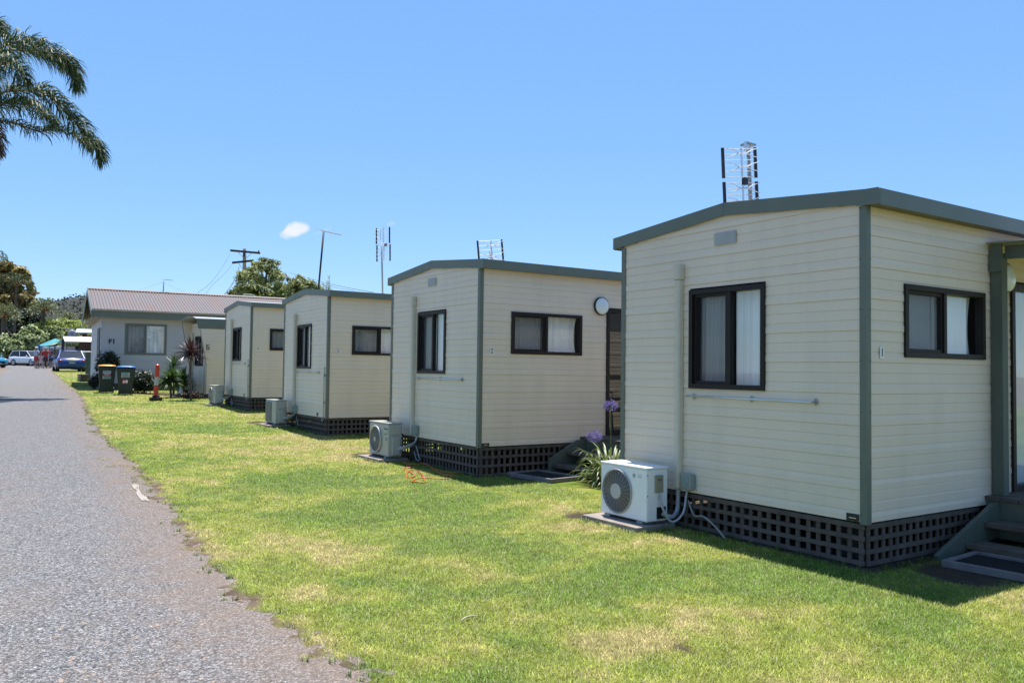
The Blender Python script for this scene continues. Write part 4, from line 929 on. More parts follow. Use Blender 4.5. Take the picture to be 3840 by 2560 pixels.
# ------------------------------------------------------------------ bins and bollard
BINGREEN = pm('dark_green_bin_plastic', (.018,.030,.018), .45, var=.1)
def bin_(px, py, d, lidcol, label, kind, rz_=-.1):
    P = at_depth(px, py, d); y = P[1]; x = P[0]; z = float(g(y)); e_ = empty('wheelie_bin', (x, y, z), rz_)
    tag(e_, label, 'bin', 'wheelie bins'); 
    mb = MB(); a, b_, h = .21, .245, .93
    P4 = lambda w_, dd, zz, oy=0: [(-w_,-dd+oy,zz),(w_,-dd+oy,zz),(w_,dd+oy,zz),(-w_,dd+oy,zz)]
    V = P4(a,b_,.04)+P4(.275,.31,h-.08,.03)+P4(.29,.325,h-.079,.03)+P4(.29,.325,h,.03)
    Fs = [(0,1,2,3)]+[(i*4+j, i*4+(j+1) % 4, (i+1)*4+(j+1) % 4, (i+1)*4+j) for i in range(3) for j in range(4)]+[(15,14,13,12)]
    mb.add(V, Fs); mb.build('body', BINGREEN, e_, bevel=.012)
    lid = pm('bin_lid_'+kind, lidcol, .35, spec=.6)
    mb = MB(); n = 8; V = []
    for i in range(n+1):
        t = i/n; yy = -.33+.70*t; arch = .075*math.sin(PI*min(1,.12+t*.88))
        for xx, k in ((-.30,0),(-.27,.7),(-.12,1),(.12,1),(.27,.7),(.30,0)): V.append((xx, yy, h+.012+arch*k))
    mb.add(V, [(i*6+j, i*6+j+1, (i+1)*6+j+1, (i+1)*6+j) for i in range(n) for j in range(5)]); o = mb.build('lid', lid, e_, smooth=True); sm = o.modifiers.new('s', 'SOLIDIFY'); sm.thickness = .018
    mb = MB(); mb.tube([(-.24,.40,h-.03),(.24,.40,h-.03)], .016, 8); mb.box(-.24,-.20,.33,.41,h-.06,h); mb.box(.20,.24,.33,.41,h-.06,h); mb.build('handle', BINGREEN, e_)
    for s in (-1, 1): mb = MB(); mb.cyl((s*.22-.025,.25,.10), .10, .05, 'x', 18); mb.build('wheel', BLACKP, e_)
    # stickers on the front face (which leans)
    ang = math.atan2(.035, .81); f0 = lambda zz: -b_-(zz-.04)/(h-.12)*.035-.004
    def plate(nm, x0, x1, z0, z1, mat, off=0):
        mb = MB(); mb.add([(x0,f0(z0)-off,z0),(x1,f0(z0)-off,z0),(x1,f0(z1)-off,z1),(x0,f0(z1)-off,z1)], [(0,1,2,3)]); return mb.build(nm, mat, e_)
    LBL = MATS.get('pale_sticker') or pm('pale_sticker', (.55,.60,.58), .5); RED = MATS.get('red_sticker') or pm('red_sticker', (.55,.03,.02), .5); GT = MATS.get('green_print') or pm('green_print', (.05,.28,.14), .5)
    rot = (RX-ang*.0, 0, 0)
    def tx(s, size, mat, x_, zz, parent, sx=1.): text('print', s, size, mat, parent, (x_, f0(zz)-.006, zz), (RX+.04, 0, 0), .0008, sx=sx, bold=.0008)
    if kind == 'yellow':
        a_ = plate('sticker', -.135, .125, .685, .80, LBL); tx('Recycle', .055, GT, -.01, .765, a_); tx('Waste', .05, GT, -.02, .715, a_) if False else None
        r_ = plate('sticker', -.140, .125, .612, .683, RED); tx('RECYCLING', .032, WHITEP, -.005, .664, r_); tx('ONLY', .028, WHITEP, -.005, .632, r_)
        b2 = plate('sticker', -.140, .122, .505, .610, LBL); g2 = MB()
        for k in range(4): zz = .592-k*.024; g2.add([(-.11+.01*k,f0(zz)-.003,zz-.006),(.10,f0(zz)-.003,zz-.006),(.10,f0(zz)-.003,zz+.006),(-.11+.01*k,f0(zz)-.003,zz+.006)], [(0,1,2,3)])
        g2.build('print', GT, b2)
    else:
        a_ = plate('sticker', -.135, .13, .600, .775, LBL); tx('Waste', .065, BLACKTXT, -.02, .700, a_, 1.1); g2 = MB()
        for k, zz in enumerate((.655, .635, .617)): g2.add([(-.09,f0(zz)-.003,zz-.005),(.11,f0(zz)-.003,zz-.005),(.11,f0(zz)-.003,zz+.005),(-.09,f0(zz)-.003,zz+.005)], [(0,1,2,3)])
        zz = .748; g2.add([(-.07,f0(zz)-.003,zz-.010),(.09,f0(zz)-.003,zz-.010),(.09,f0(zz)-.003,zz+.010),(-.07,f0(zz)-.003,zz+.010)], [(0,1,2,3)]); g2.build('print', GT, a_)
        r_ = plate('sticker', -.10, .08, .385, .545, RED); g2 = MB()
        bag = [(-.085,.42),(-.015,.42),(-.012,.455),(-.032,.495),(-.045,.515),(-.058,.495),(-.085,.455)]; g2.add([(u, f0(v)-.004, v) for u, v in bag], [tuple(range(7))])
        g2.add([(u, f0(v)-.004, v) for u, v in [(.005,.42),(.07,.42),(.07,.51),(.005,.51)]], [(0,1,2,3)]); g2.build('print', WHITEP, r_)
bin_(399, 1464, 29.5, (.85,.36,.02), 'dark green wheelie bin with an orange-yellow lid at the corner of house F1', 'yellow')
bin_(471, 1468, 28.6, (.03,.22,.62), 'dark green wheelie bin with a bright blue lid', 'blue', -.2)
P = hit(583, 1503); e_ = empty('bollard', tuple(P), .1); tag(e_, 'orange-red plastic bollard with a white band on the lawn', 'bollard')
RED_P = pm('orange_red_plastic', (.72,.06,.015), .4)
k_ = (P-EYE)@fw/24.; lean = .03; rr0 = .062*k_
mb = MB(); mb.tube([(0,0,.10*k_),(lean*.4,0,.46*k_)], [rr0,rr0*1.0], 16); mb.tube([(lean*.65,0,.70*k_),(lean,0,.98*k_),(lean,0,.985*k_),(lean,0,1.0*k_),(lean,0,1.01*k_),(lean,0,1.05*k_),(lean,0,1.075*k_)], [rr0*1.03,rr0*1.0,rr0*.8,rr0*.8,rr0*1.05,rr0*1.0,rr0*.4], 16); mb.build('post', RED_P, e_, smooth=False)
mb = MB(); mb.tube([(lean*.4,0,.461*k_),(lean*.65,0,.699*k_)], [rr0*.98,rr0*.98], 16); mb.build('reflective_band', pm('grey_white_band', (.55,.56,.56), .4), e_)
mb = MB(); mb.box(-.16,.17,-.14,.14,.02,.12); mb.box(-.08,.10,-.10,.10,.121,.18); mb.build('base', pm('dark_base', (.05,.035,.03), .8), e_, bevel=.015)
mb = MB(); mb.box(-.23,.24,-.17,.17,.0,.018); mb.build('foot_plate', BLACKP, e_)

def slab_on(pts, name, mat, h, zo, s):
    P = [hit(zo[0]+a/s, zo[1]+b/s) for a, b in pts]; mb = MB(); n = len(P)
    mb.add([(p[0], p[1], p[2]+.0) for p in P]+[(p[0], p[1], p[2]+h) for p in P], [tuple(range(n)), tuple(range(2*n-1, n-1, -1))]+[(i, i+n, (i+1) % n+n, (i+1) % n) for i in range(n)]); return mb.build(name, mat)
tag(slab_on([(890,215),(915,213),(940,216),(942,250),(965,285),(1000,300),(1012,332),(985,322),(962,326),(940,300),(925,280),(928,255),(905,240)], 'concrete_edging', pm('pale_concrete', (.40,.35,.31), .9, var=.15, bump=.4), .012, (0,1700), 1.809), 'broken strip of pale concrete edging beside the driveway', 'edging')
P1, P2, P3 = hit(1728,2344), hit(1752,2330), hit(1790,2325); mb = MB(); mb.tube(arc([(p[0], p[1], p[2]+.03) for p in (P1, P2, P3)], 5), [.0015+.004*math.sin(PI*i/10) for i in range(11)], 5)
tag(mb.build('twig', pm('pale_straw', (.60,.52,.40), .7), None, smooth=True), 'pale dry twig lying on the front lawn', 'twig')
# ------------------------------------------------------------------ foliage
def leaves(blobs, n, size, asp=.5, seed=0, clump=.16, nc=None, shell=.55, up=.4):
    r = np.random.default_rng(seed); vol = np.array([b[3]*b[4]*b[5] for b in blobs])**.66; vol = vol/vol.sum(); out_ = []
    for b_, v in zip(blobs, vol):
        m_ = max(30, int(n*v)); c = np.array(b_[:3]); rad = np.array(b_[3:6]); k = nc or max(10, int(60*v*len(blobs)**.5))
        d = r.normal(size=(k, 3)); d /= np.linalg.norm(d, axis=1)[:, None]; cc = d*(r.uniform(shell, 1., k)**.7)[:, None]
        idx = r.integers(0, k, m_); p = cc[idx]+r.normal(size=(m_, 3))*clump*r.uniform(.5, 1.2, k)[idx][:, None]; P = c+p*rad
        nrm = cc[idx]*.9+r.normal(size=(m_, 3))*.6+np.array([0, 0, up]); nrm /= np.linalg.norm(nrm, axis=1)[:, None]
        t = np.cross(nrm, r.normal(size=(m_, 3))); t /= np.linalg.norm(t, axis=1)[:, None]; s = np.cross(nrm, t)
        L_ = size*r.uniform(.6, 1.4, m_)[:, None]; t = t*L_; s = s*L_*asp
        out_.append(np.stack([P-t, P+s, P+t, P-s], 1).reshape(-1, 3))
    return np.concatenate(out_)
def tree(name, base, blobs, n, size, mat, label, cat, trunk_r=.2, barkm=None, limbs=True, group=None, seed=0, asp=.5, clump=.16, nc=None, trunk=True, shell=.55):
    base = np.array(base, float); e_ = empty(name, tuple(base)); tag(e_, label, cat, group)
    V = leaves(blobs, n, size, asp, seed, clump, nc, shell); np_obj('crown', V-base, 4, mat, e_)
    if trunk:
        mb = MB(); zt = min(b[2] for b in blobs); cx = np.mean([b[0] for b in blobs]); cy = np.mean([b[1] for b in blobs])
        top = Vector((cx, cy, zt))-Vector(base); r = random.Random(seed)
        mb.tube(arc([(0,0,-.05), top*.5+Vector((r.uniform(-.1,.1)*trunk_r*5, 0, 0)), top], 4), [trunk_r*(1-.4*i/8) for i in range(9)], 8)
        for b_ in blobs:
            t = Vector(b_[:3])-Vector(base)
            for q in range(2):
                tt = t+Vector((r.uniform(-.5,.5)*b_[3], r.uniform(-.5,.5)*b_[4], r.uniform(0,.6)*b_[5])); mid = (top+tt)*.5+Vector((0,0,-.1*b_[5]))
                mb.tube(arc([top*.8, mid, tt], 4), [trunk_r*.5*(1-.8*i/8) for i in range(9)], 6)
        mb.build('trunk', barkm or BARK, e_, smooth=True)
    return e_
BARK = pm('grey_brown_bark', (.12,.095,.075), .9, var=.3, scale=5, bump=.5, bscale=20)
LF_OLIVE = pm('olive_leaf', (.115,.115,.035), .45, var=.25, scale=.6, island=.45, trans=.35)
LF_RUST = pm('rusty_olive_leaf', (.47,.38,.13), .5, var=.35, scale=.25, island=.5, trans=.35)
LF_PALE = pm('pale_green_leaf', (.44,.52,.22), .5, var=.2, scale=.8, island=.5, trans=.3)
LF_LIME = pm('lime_leaf', (.40,.50,.09), .5, var=.2, scale=.8, island=.45, trans=.35)
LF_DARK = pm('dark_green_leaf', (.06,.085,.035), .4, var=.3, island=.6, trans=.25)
LF_GREY = pm('grey_green_leaf', (.36,.40,.15), .65, var=.3, scale=1.5, island=.7, trans=.3)
def B(px, py, d, rx, ry=None, rz=None, dd=0):      # a blob of foliage given by the photo point of its centre, its radius in photo pixels and its distance
    P = at_depth(px, py, d+dd); k = d/F; ry = ry or rx; rz = rz or ry
    return (P[0], P[1], P[2], rx*k, rx*k, ry*k)
# leafy tree behind house F1
D = 58; gb = at_depth(985, 1360, D)
tree('tree', (gb[0], gb[1], float(g(gb[1]))), [B(985,1030,D,75,50), B(930,1060,D,60,55), B(1045,1060,D,60,45), B(985,1100,D,95,45), B(900,1110,D,50,35), B(1070,1105,D,60,35), B(1010,985,D,40,28), B(960,1000,D,45,28,dd=2)],
     9500, .12, LF_GREY, 'leafy green tree with gaps of sky behind the rusty roof', 'tree', .22, seed=4, clump=.15, asp=.45, shell=.35)
D = 52; gb = at_depth(1140, 1360, D)
tree('tree', (gb[0], gb[1], float(g(gb[1]))), [B(1125,1060,D,38,28), B(1165,1075,D,36,24), B(1100,1090,D,35,28), B(1190,1090,D,28,18)], 3600, .12, LF_GREY, 'low leafy tree just left of the leaning aerial pole', 'tree', .12, seed=5, clump=.22, asp=.4, shell=.3)
D = 48; gb = at_depth(1222, 1360, D)
def feather(base, tips, label):
    e_ = empty('tree', tuple(base)); tag(e_, label, 'tree'); r = random.Random(2); mb = MB(); V = []
    for (px, py) in tips:
        P = Vector(at_depth(px, py, D)-base); mb.tube(arc([(0,0,0), P*.6+Vector((0,0,-.2)), P], 5), [.06*(1-.95*i/10) for i in range(11)], 5)
        for k in range(110):
            t = r.uniform(.66, 1); c_ = P*t; a = r.uniform(0, 6.28); l = r.uniform(.08,.3)*(1.3-t*.6); dr = Vector((math.cos(a), math.sin(a), r.uniform(-.2,.9))).normalized(); s = dr.orthogonal().normalized()*.016
            V += [c_-s, c_+s, c_+dr*l+s*.3, c_+dr*l-s*.3]
    mb.build('trunk', BARK, e_, smooth=True); np_obj('crown', np.array([tuple(v) for v in V]), 4, LF_GREY, e_)
feather(np.array([gb[0], gb[1], float(g(gb[1]))]), [(1236,1032),(1226,1050),(1212,1062),(1232,1060),(1205,1075),(1240,1075),(1222,1070)], 'wispy feathery shrub beside the foot of the leaning aerial pole')
# big rusty-olive tree at far left, with pale shrubs in front of it
D = 128; gb = at_depth(60, 1368, D)
tree('tree', (gb[0], gb[1], float(g(gb[1]))), [B(20,1010,D,45,26), B(70,1030,D,36,26), B(-40,1030,D,60,45), B(30,1060,D,60,28), B(105,1090,D,30,30), B(20,1110,D,70,28), B(85,1120,D,45,28), B(130,1140,D,24,20), B(-50,1100,D,60,50), B(45,1165,D,70,28), B(115,1175,D,36,24), B(0,1180,D,50,30)],
     30000, .30, LF_RUST, 'big spreading tree with rusty olive foliage at the left edge', 'tree', .5, seed=6, clump=.16, asp=.55, shell=.5)
for (px, py, rx, ry, dp, mt, lb, sd) in [
    (25,1290,75,70,98,LF_PALE,'pale green rounded shrub at the left edge behind the teal car',11),
    (118,1265,62,62,100,LF_PALE,'pale green rounded shrub behind the white car',12),
    (190,1262,58,52,103,LF_PALE,'pale grey-green shrub behind the turquoise gazebo',13),
    (272,1268,52,40,101,LF_PALE,'pale shrub behind the pink-roofed carport and dish',14),
    (228,1235,88,44,112,LF_LIME,'broad lime green dome of foliage left of house F1',15)]:
    gb = at_depth(px, 1368, dp); gz = float(g(gb[1])); r = random.Random(sd); bl = []
    for k in range(9):
        a = r.uniform(0, 2*PI); bl.append(B(px+math.cos(a)*rx*.55*r.uniform(.3,1), py+math.sin(a)*ry*.5*r.uniform(.3,1), dp, rx*.42, ry*.40, dd=r.uniform(-1.5,1.5)))
    if mt is LF_LIME: bl = [B(px-40,py,dp,52,34), B(px+30,py-4,dp,60,34), B(px+68,py+20,dp,40,28), B(px-5,py-10,dp,50,30)]
    bl.append(B(px, (py+ry*.4+1366)/2, dp, rx*.9, (1366-py)*.45, dd=1))
    tree('shrub', (gb[0], gb[1], gz), bl, 13000, .17 if mt is LF_PALE else .13, mt, lb, 'shrub', .15, group='rounded shrubs in the distance', seed=sd, clump=.15, asp=.6, shell=.75)
gb = at_depth(120, 1368, 106)
tree('hedge', (gb[0], gb[1], float(g(gb[1]))), [B(x_, 1335, 106, 45, 45) for x_ in (-20,40,100,160,220,280,340)]+[B(x_, 1230, 120, 50, 60) for x_ in (30,80,130)], 26000, .24, LF_DARK, 'dark hedge, under-canopy shade in its leaf colour, closing the end of the driveway', 'hedge', .2, seed=19, clump=.25, shell=.2)  # shade under the shrubs is put into this dark leaf colour
# phoenix palms
PALMLF = pm('palm_frond', (.22,.27,.09), .4, var=.2, island=.4, trans=.2)
FRUIT = pm('orange_fruit', (.5,.19,.04), .6, var=.3)
RACH = pm('frond_stalk', (.20,.14,.07), .6)
PTRUNK = pm('palm_trunk', (.15,.12,.09), .95, var=.3, scale=8, bump=.8, bscale=15)
def frond(P, w0, n, droop, mat, parent, base, leaf_w=.012, seed=0, spread=1., stalk=.02, upv=.35, tip=.35, start=.12, irr=.25):
    """P: rachis points (world).  Two rows of leaflets hanging from it"""
    r = random.Random(seed); C_ = arc(P, 10); k = len(C_); V = []; b0 = Vector(base)
    for i in range(n):
        t = start+(1-start)*(i+r.random())/n; f = t*(k-1); j = min(int(f), k-2); c_ = C_[j].lerp(C_[j+1], f-j); T = (C_[j+1]-C_[j]).normalized()
        S = T.cross(Vector((0,0,1))); S = S.normalized() if S.length > .05 else T.orthogonal().normalized()
        U = S.cross(T).normalized()
        for s in (-1, 1):
            prof_ = math.sin(PI*min(1, .18+t*.82))**.6; l = w0*(tip+(1-tip)*prof_)*r.uniform(.75, 1.15)
            d = (T*r.uniform(.25,.8)+S*s*spread*r.uniform(.5,1.1)+U*(upv*r.uniform(-.6,1.4))).normalized()
            d2 = (d+Vector((0,0,-droop*r.uniform(.6,1.4)))).normalized(); d3 = (d2+Vector((0,0,-droop*1.1))).normalized()
            w_ = d.cross(Vector((r.gauss(0,1), r.gauss(0,1), r.gauss(0,1)))).normalized()*leaf_w
            a = c_-b0; b_ = a+d*l*.4; e2 = b_+d2*l*.32; e3 = e2+d3*l*.30
            V += [a-w_*.5, a+w_*.5, b_+w_, b_-w_,  b_-w_, b_+w_, e2+w_*.7, e2-w_*.7,  e2-w_*.7, e2+w_*.7, e3+w_*.12, e3-w_*.12]
    o = np_obj('frond', np.array([tuple(v) for v in V]), 4, mat, parent)
    mb = MB(); mb.tube([c_-b0 for c_ in C_], [stalk*(1-.85*i/(k-1)) for i in range(k)], 6); mb.build('stalk', RACH, o, smooth=True)
    return o
def phoenix(px, py, d, R0, n, label, seed, fruit=True, base_py=1368):
    C0 = Vector(at_depth(px, py, d)); gb = at_depth(px, base_py, d); gz = float(g(gb[1])); base = Vector((C0.x, C0.y, gz)); e_ = empty('palm_tree', tuple(base)); tag(e_, label, 'palm', 'date palms in the distance')
    r = random.Random(seed); k = d/F*R0
    mb = MB(); mb.tube([(0,0,-.05), C0-base], [k*.16, k*.13], 10); mb.build('trunk', PTRUNK, e_)
    for i in range(n):
        a = 2*PI*i*.618; el = -.15+1.4*(i/n); dv = Vector((math.cos(a)*math.cos(el), math.sin(a)*math.cos(el), math.sin(el)))
        P = [C0, C0+dv*k*.5+Vector((0,0,k*.12)), C0+dv*k*.85+Vector((0,0,k*.02*math.cos(el)))]; P.append(C0+dv*k*1.05+Vector((0,0,-k*.25*math.cos(el))))
        frond(P, k*.30, 26, .25, PALMLF, e_, base, leaf_w=k*.012, seed=seed*50+i, spread=.7, stalk=k*.02, upv=.3)
    if fruit:
        mb = MB()
        for i in range(14): mb.ell((C0.x-base.x+r.uniform(-.25,.25)*k, C0.y-base.y-.1*k+r.uniform(-.2,.1)*k, C0.z-base.z+r.uniform(-.02,.2)*k), (k*.08,k*.08,k*.06), 8, 6)
        mb.build('fruit', FRUIT, e_)
phoenix(163, 1165, 112, 52, 30, 'date palm with orange fruit rising over the shrubs', 31)
phoenix(258, 1196, 120, 32, 26, 'smaller pale date palm left of the gable of house F1', 32, False)
phoenix(14, 1188, 108, 56, 30, 'date palm with orange fruit at the left edge under the big tree', 33)
QLEAF = pm('queen_palm_leaf', (.085,.13,.035), .55, var=.25, scale=2, island=.5, trans=.25, spec=.3)
QDEAD = pm('dry_palm_leaf', (.16,.115,.075), .5, var=.3, island=.5, trans=.2)
def zp(x, y, d): return at_depth((x-42)/2.412, 50+(y-18)/2.412, d)
def queen():
    d = 28.5; C0 = zp(-130, 960, d); gz = float(g(C0[1])); base = Vector((C0[0]-.25, C0[1], gz)); e_ = empty('palm_tree', tuple(base)); tag(e_, 'tall queen palm whose drooping fronds enter at the upper left', 'palm')
    mb = MB(); mb.tube(arc([(0,0,-.05), (.05,0,3), Vector(C0)-base], 8), [.2-.06*i/16 for i in range(17)], 12); mb.build('trunk', PTRUNK, e_, smooth=True)
    sets = [([(-130,960,d),(-40,480,d-.4),(120,290,d-.6),(330,300,d-.6),(560,400,d-.6),(690,520,d-.5),(728,690,d-.5)], .56, 190, 1.0, QLEAF),
            ([(-130,960,d),(-60,560,d+.5),(60,380,d+.8),(250,360,d+1),(420,400,d+1.1),(560,440,d+1.2),(640,500,d+1.2)], .50, 150, .9, QLEAF),
            ([(-130,960,d),(-60,600,d-1),(0,480,d-1.4),(120,470,d-1.7),(220,540,d-1.9),(260,640,d-2)], .50, 120, 1.0, QLEAF),
            ([(-130,960,d),(20,760,d),(200,720,d-.1),(400,730,d-.2),(560,830,d-.3),(700,980,d-.4),(820,1130,d-.4),(905,1230,d-.4),(950,1340,d-.4)], .55, 230, 1.0, QLEAF),
            ([(-130,960,d),(0,985,d-.3),(200,1020,d-.6),(400,1090,d-.9),(560,1060,d-1.),(760,1150,d-1.1),(860,1240,d-1.1)], .30, 120, .9, QLEAF),
            ([(-130,960,d),(-20,860,d-1),(120,830,d-1.5),(280,850,d-1.8),(420,920,d-2),(520,1010,d-2)], .50, 130, 1.1, QLEAF),
            ([(-130,960,d),(-60,990,d-.5),(0,1080,d-.8),(30,1180,d-.9),(40,1280,d-.9)], .32, 70, .6, QDEAD),
            ([(-130,960,d),(-80,1000,d+.5),(-30,1100,d+.4),(-10,1220,d+.4),(10,1330,d+.4)], .30, 70, .6, QDEAD),
            ([(-130,960,d),(-100,400,d),(-60,150,d),(0,120,d),(60,200,d)], .45, 110, .7, QLEAF),
            ([(-130,960,d),(-300,500,d),(-500,350,d),(-750,500,d),(-850,800,d)], .55, 110, .9, QLEAF),
            ([(-130,960,d),(-350,800,d-.5),(-600,850,d-1),(-800,1100,d-1),(-900,1350,d-1)], .55, 110, .9, QLEAF),
            ([(-130,960,d),(-160,600,d-1.5),(-200,560,d-2.5),(-240,700,d-3.2),(-260,950,d-3.5)], .5, 100, .9, QLEAF),
            ([(-130,960,d),(-100,600,d+1.5),(-60,560,d+2.5),(-30,700,d+3.2),(0,950,d+3.5)], .5, 100, .9, QLEAF)]
    for i, (pts, w_, n, dr, mt) in enumerate(sets):
        frond([Vector(zp(*p)) for p in pts], w_*1.85, int(n*1.5), dr, mt, e_, base, leaf_w=.0165, seed=100+i, spread=.55, stalk=.040, upv=.75, tip=.35, start=.16)
queen()
def queen2():                                     # second queen palm deeper in, its fronds in front of the big tree
    for (pc, R0, d, lb, sd) in [((60,1075),62,116,'queen palm with glinting fronds in front of the rusty olive tree',51),((-30,985),58,113,'queen palm whose frond tips droop in at the far left above the tree',52)]:
        C0 = Vector(at_depth(*pc, d)); gb = at_depth(pc[0], 1368, d); base = Vector((C0.x, C0.y, float(g(gb[1])))); e_ = empty('palm_tree', tuple(base)); tag(e_, lb, 'palm', 'queen palms in the distance'); k = d/F*R0
        mb = MB(); mb.tube([(0,0,-.05), C0-base], [.17,.12], 8); mb.build('trunk', PTRUNK, e_)
        for i in range(16):
            a = 2*PI*i*.618; el = .1+1.1*(i/16); dv = Vector((math.cos(a)*math.cos(el), math.sin(a)*math.cos(el), math.sin(el)))
            P = [C0, C0+dv*k*.55+Vector((0,0,k*.2)), C0+dv*k*.95+Vector((0,0,-k*.02)), C0+dv*k*1.1+Vector((0,0,-k*.45))]
            frond(P, k*.28, 30, .9, QLEAF, e_, base, leaf_w=k*.012, seed=sd*50+i, spread=.6, stalk=k*.02)
queen2()
# spiky garden plants
def spiky(name, px, py, d, Rpx, n, mat, label, seed, trunk_h, lo=-.5, w_=.028, gp=None, base=None, cat='plant'):
    C0 = Vector(at_depth(px, py, d)); base = Vector((C0.x, C0.y, float(g(C0.y)))); e_ = empty(name, tuple(base)); tag(e_, label, cat)
    r = random.Random(seed); k = d/F*Rpx; mb = MB(); h = C0-base
    for i in range(n):
        a = r.uniform(0, 2*PI); el = r.uniform(lo, 1.45); l = k*r.uniform(.75,1.1); dv = Vector((math.cos(a)*math.cos(el), math.sin(a)*math.cos(el), math.sin(el))); s = dv.cross(Vector((0,0,1))).normalized() if abs(dv.z) < .98 else Vector((1,0,0))
        V = []; c_ = h+Vector((0,0,r.uniform(-.1,.1)*k))
        for q in range(5):
            t = q/4; p = c_+dv*l*t+Vector((0,0,-l*.18*t*t*(1-abs(math.sin(el))*.5))); ww = w_*(1-t**2.2)*(.5+.5*min(1,t*3)); V += [p-s*ww+Vector((0,0,ww*.5)), p, p+s*ww+Vector((0,0,ww*.5))]
        mb.add(V, [f for q in range(4) for f in ((3*q,3*q+1,3*q+4,3*q+3),(3*q+1,3*q+2,3*q+5,3*q+4))])
    mb.build('leaf', mat, e_, smooth=True)
    if h.z > .15:
        mb = MB(); mb.tube(arc([(0.04,0,-.02),(.0,0,h.z*.5),(0,0,h.z)], 4), .036, 8); mb.build('trunk', BARK, e_, smooth=True)
    return e_
LF_CORD = pm('cordyline_leaf', (.105,.045,.045), .3, var=.3, island=.5, trans=.15, spec=.8)
LF_YUC = pm('yucca_leaf', (.085,.16,.035), .35, var=.25, island=.35, trans=.3)
spiky('cordyline', 716, 1325, 26.5, 72, 130, LF_CORD, 'dark red spiky cordyline on a thin trunk in front of cabin 6', 61, 1)
for (px, py, R0, sd) in ((640,1400,58,62),):
    spiky('yucca', px, py+24, 27.5, R0+6, 230, LF_YUC, 'bright green spiky yucca clump behind the orange bollard', sd, .3, lo=-.75, w_=.030)
spiky('yucca', 690, 1425, 28.3, 60, 110, LF_YUC, 'darker spiky yucca low beside the cordyline trunk', 63, .3, lo=-.7, w_=.028)
spiky('yucca', 650, 1375, 29.0, 55, 70, LF_YUC, 'tall thin-leaved yucca under the window of house F1', 64, .3, lo=-.1, w_=.022)
def bush(px, py, d, rx, ry, n, size, mat, label, seed, sub=None):
    C0 = at_depth(px, py, d); base = (C0[0], C0[1], float(g(C0[1]))); r = random.Random(seed); bl = []
    for k in range(7): a = r.uniform(0, 2*PI); bl.append(B(px+math.cos(a)*rx*.5, py+math.sin(a)*ry*.5, d, rx*.5, ry*.5, dd=r.uniform(-.2,.2)))
    bl.append(B(px, py, d, rx*.7, ry*.8)); return tree('bush', base, bl, n, size, mat, label, 'bush', .03, seed=seed, clump=.25, shell=.3)
LF_BUSH = pm('dark_bush_leaf', (.035,.05,.022), .45, var=.3, island=.5, trans=.2)
bush(398, 1355, 31.4, 48, 40, 3800, .045, LF_BUSH, 'dark leafy bush at the corner of house F1 above the orange-lid bin', 71)
bush(355, 1425, 31.6, 22, 30, 1200, .045, LF_BUSH, 'thin dark shrub against the gable corner of house F1', 74)
bush(545, 1434, 29.6, 62, 42, 6500, .04, LF_DARK, 'dense dark bush between the blue-lid bin and the bollard', 72)
bush(722, 1480, 27.2, 45, 12, 1300, .03, pm('reddish_leaf', (.10,.05,.03), .6, island=.5, trans=.2), 'low reddish ground plants at the foot of cabin 6', 73)

# ------------------------------------------------------------------ hill and far pole
hx = MB(); nn = 60; mm_ = 30; V = []
c0 = at_depth(300, 1300, 420); ux = Vector(CR); 
for i in range(nn+1):
    for j in range(mm_+1):
        s = -110+260*i/nn; t = j/mm_; h = 38*math.exp(-((s-8)/85)**2)*math.sin(PI*min(1, t*.9+.02))**.8
        P = Vector((c0[0], c0[1], 1.4))+ux*s*.9+Vector((fw[0], fw[1], 0))*(t*160-60)
        h += (2.2*float(fbm(s*.14+3, t*9, 2))-1.)*min(1, h/6)*1.6; V.append((P.x, P.y, 1.2+max(0, h)))
hx.add(V, [(i*(mm_+1)+j, (i+1)*(mm_+1)+j, (i+1)*(mm_+1)+j+1, i*(mm_+1)+j+1) for i in range(nn) for j in range(mm_)])
ho = hx.build('hill', pm('bushland', (.022,.030,.020), .95, var=.45, scale=.14, bump=1., bscale=.6, dirt=(.04,.04,.035), dirt_amt=.6, dscale=.1), None, smooth=True); struct(ho, 'structure', 'low bushy hill on the horizon left of house F1')
r_ = np.random.default_rng(5); hv = np.array(V); ids = r_.integers(0, len(hv), 26000); Pc = hv[ids]+r_.normal(size=(26000, 3))*np.array([3,3,.5]); Pc = Pc[Pc[:, 2] > 4]
nrm = r_.normal(size=(len(Pc), 3))+np.array([0,0,1.]); nrm /= np.linalg.norm(nrm, axis=1)[:, None]; t = np.cross(nrm, r_.normal(size=(len(Pc), 3))); t /= np.linalg.norm(t, axis=1)[:, None]; s = np.cross(nrm, t)
so2 = np_obj('bushland', np.stack([Pc-t*.55, Pc+s*.5, Pc+t*.55, Pc-s*.5], 1).reshape(-1, 3), 4, pm('bushland_leaf', (.075,.09,.055), .9, var=.3, scale=.1, island=.25)); so2['kind'] = 'stuff'; so2['label'] = 'scrubby bushland covering the low hill'
POLE = pm('pole_timber', (.15,.12,.095), .9, var=.3, scale=3, stretch=(1,1,.2))
POLED = pm('dark_crossarm', (.065,.05,.045), .9, var=.2)
P = at_depth(277, 1150, 400); e_ = empty('power_pole', (P[0], P[1], P[2]-4)); tag(e_, 'tiny power pole standing on the distant hill', 'pole')
mb = MB(); Q = at_depth(277, 1129, 400)-P; mb.tube([(0,0,0), (0,0,4+Q[2])], .22, 6); mb.build('pole', POLED, e_); mb = MB(); v = CR*1.7; mb.tube([(-v[0],-v[1],Q[2]+3.9), (v[0],v[1],Q[2]+3.9)], .12, 4); mb.build('crossarm', POLED, e_)
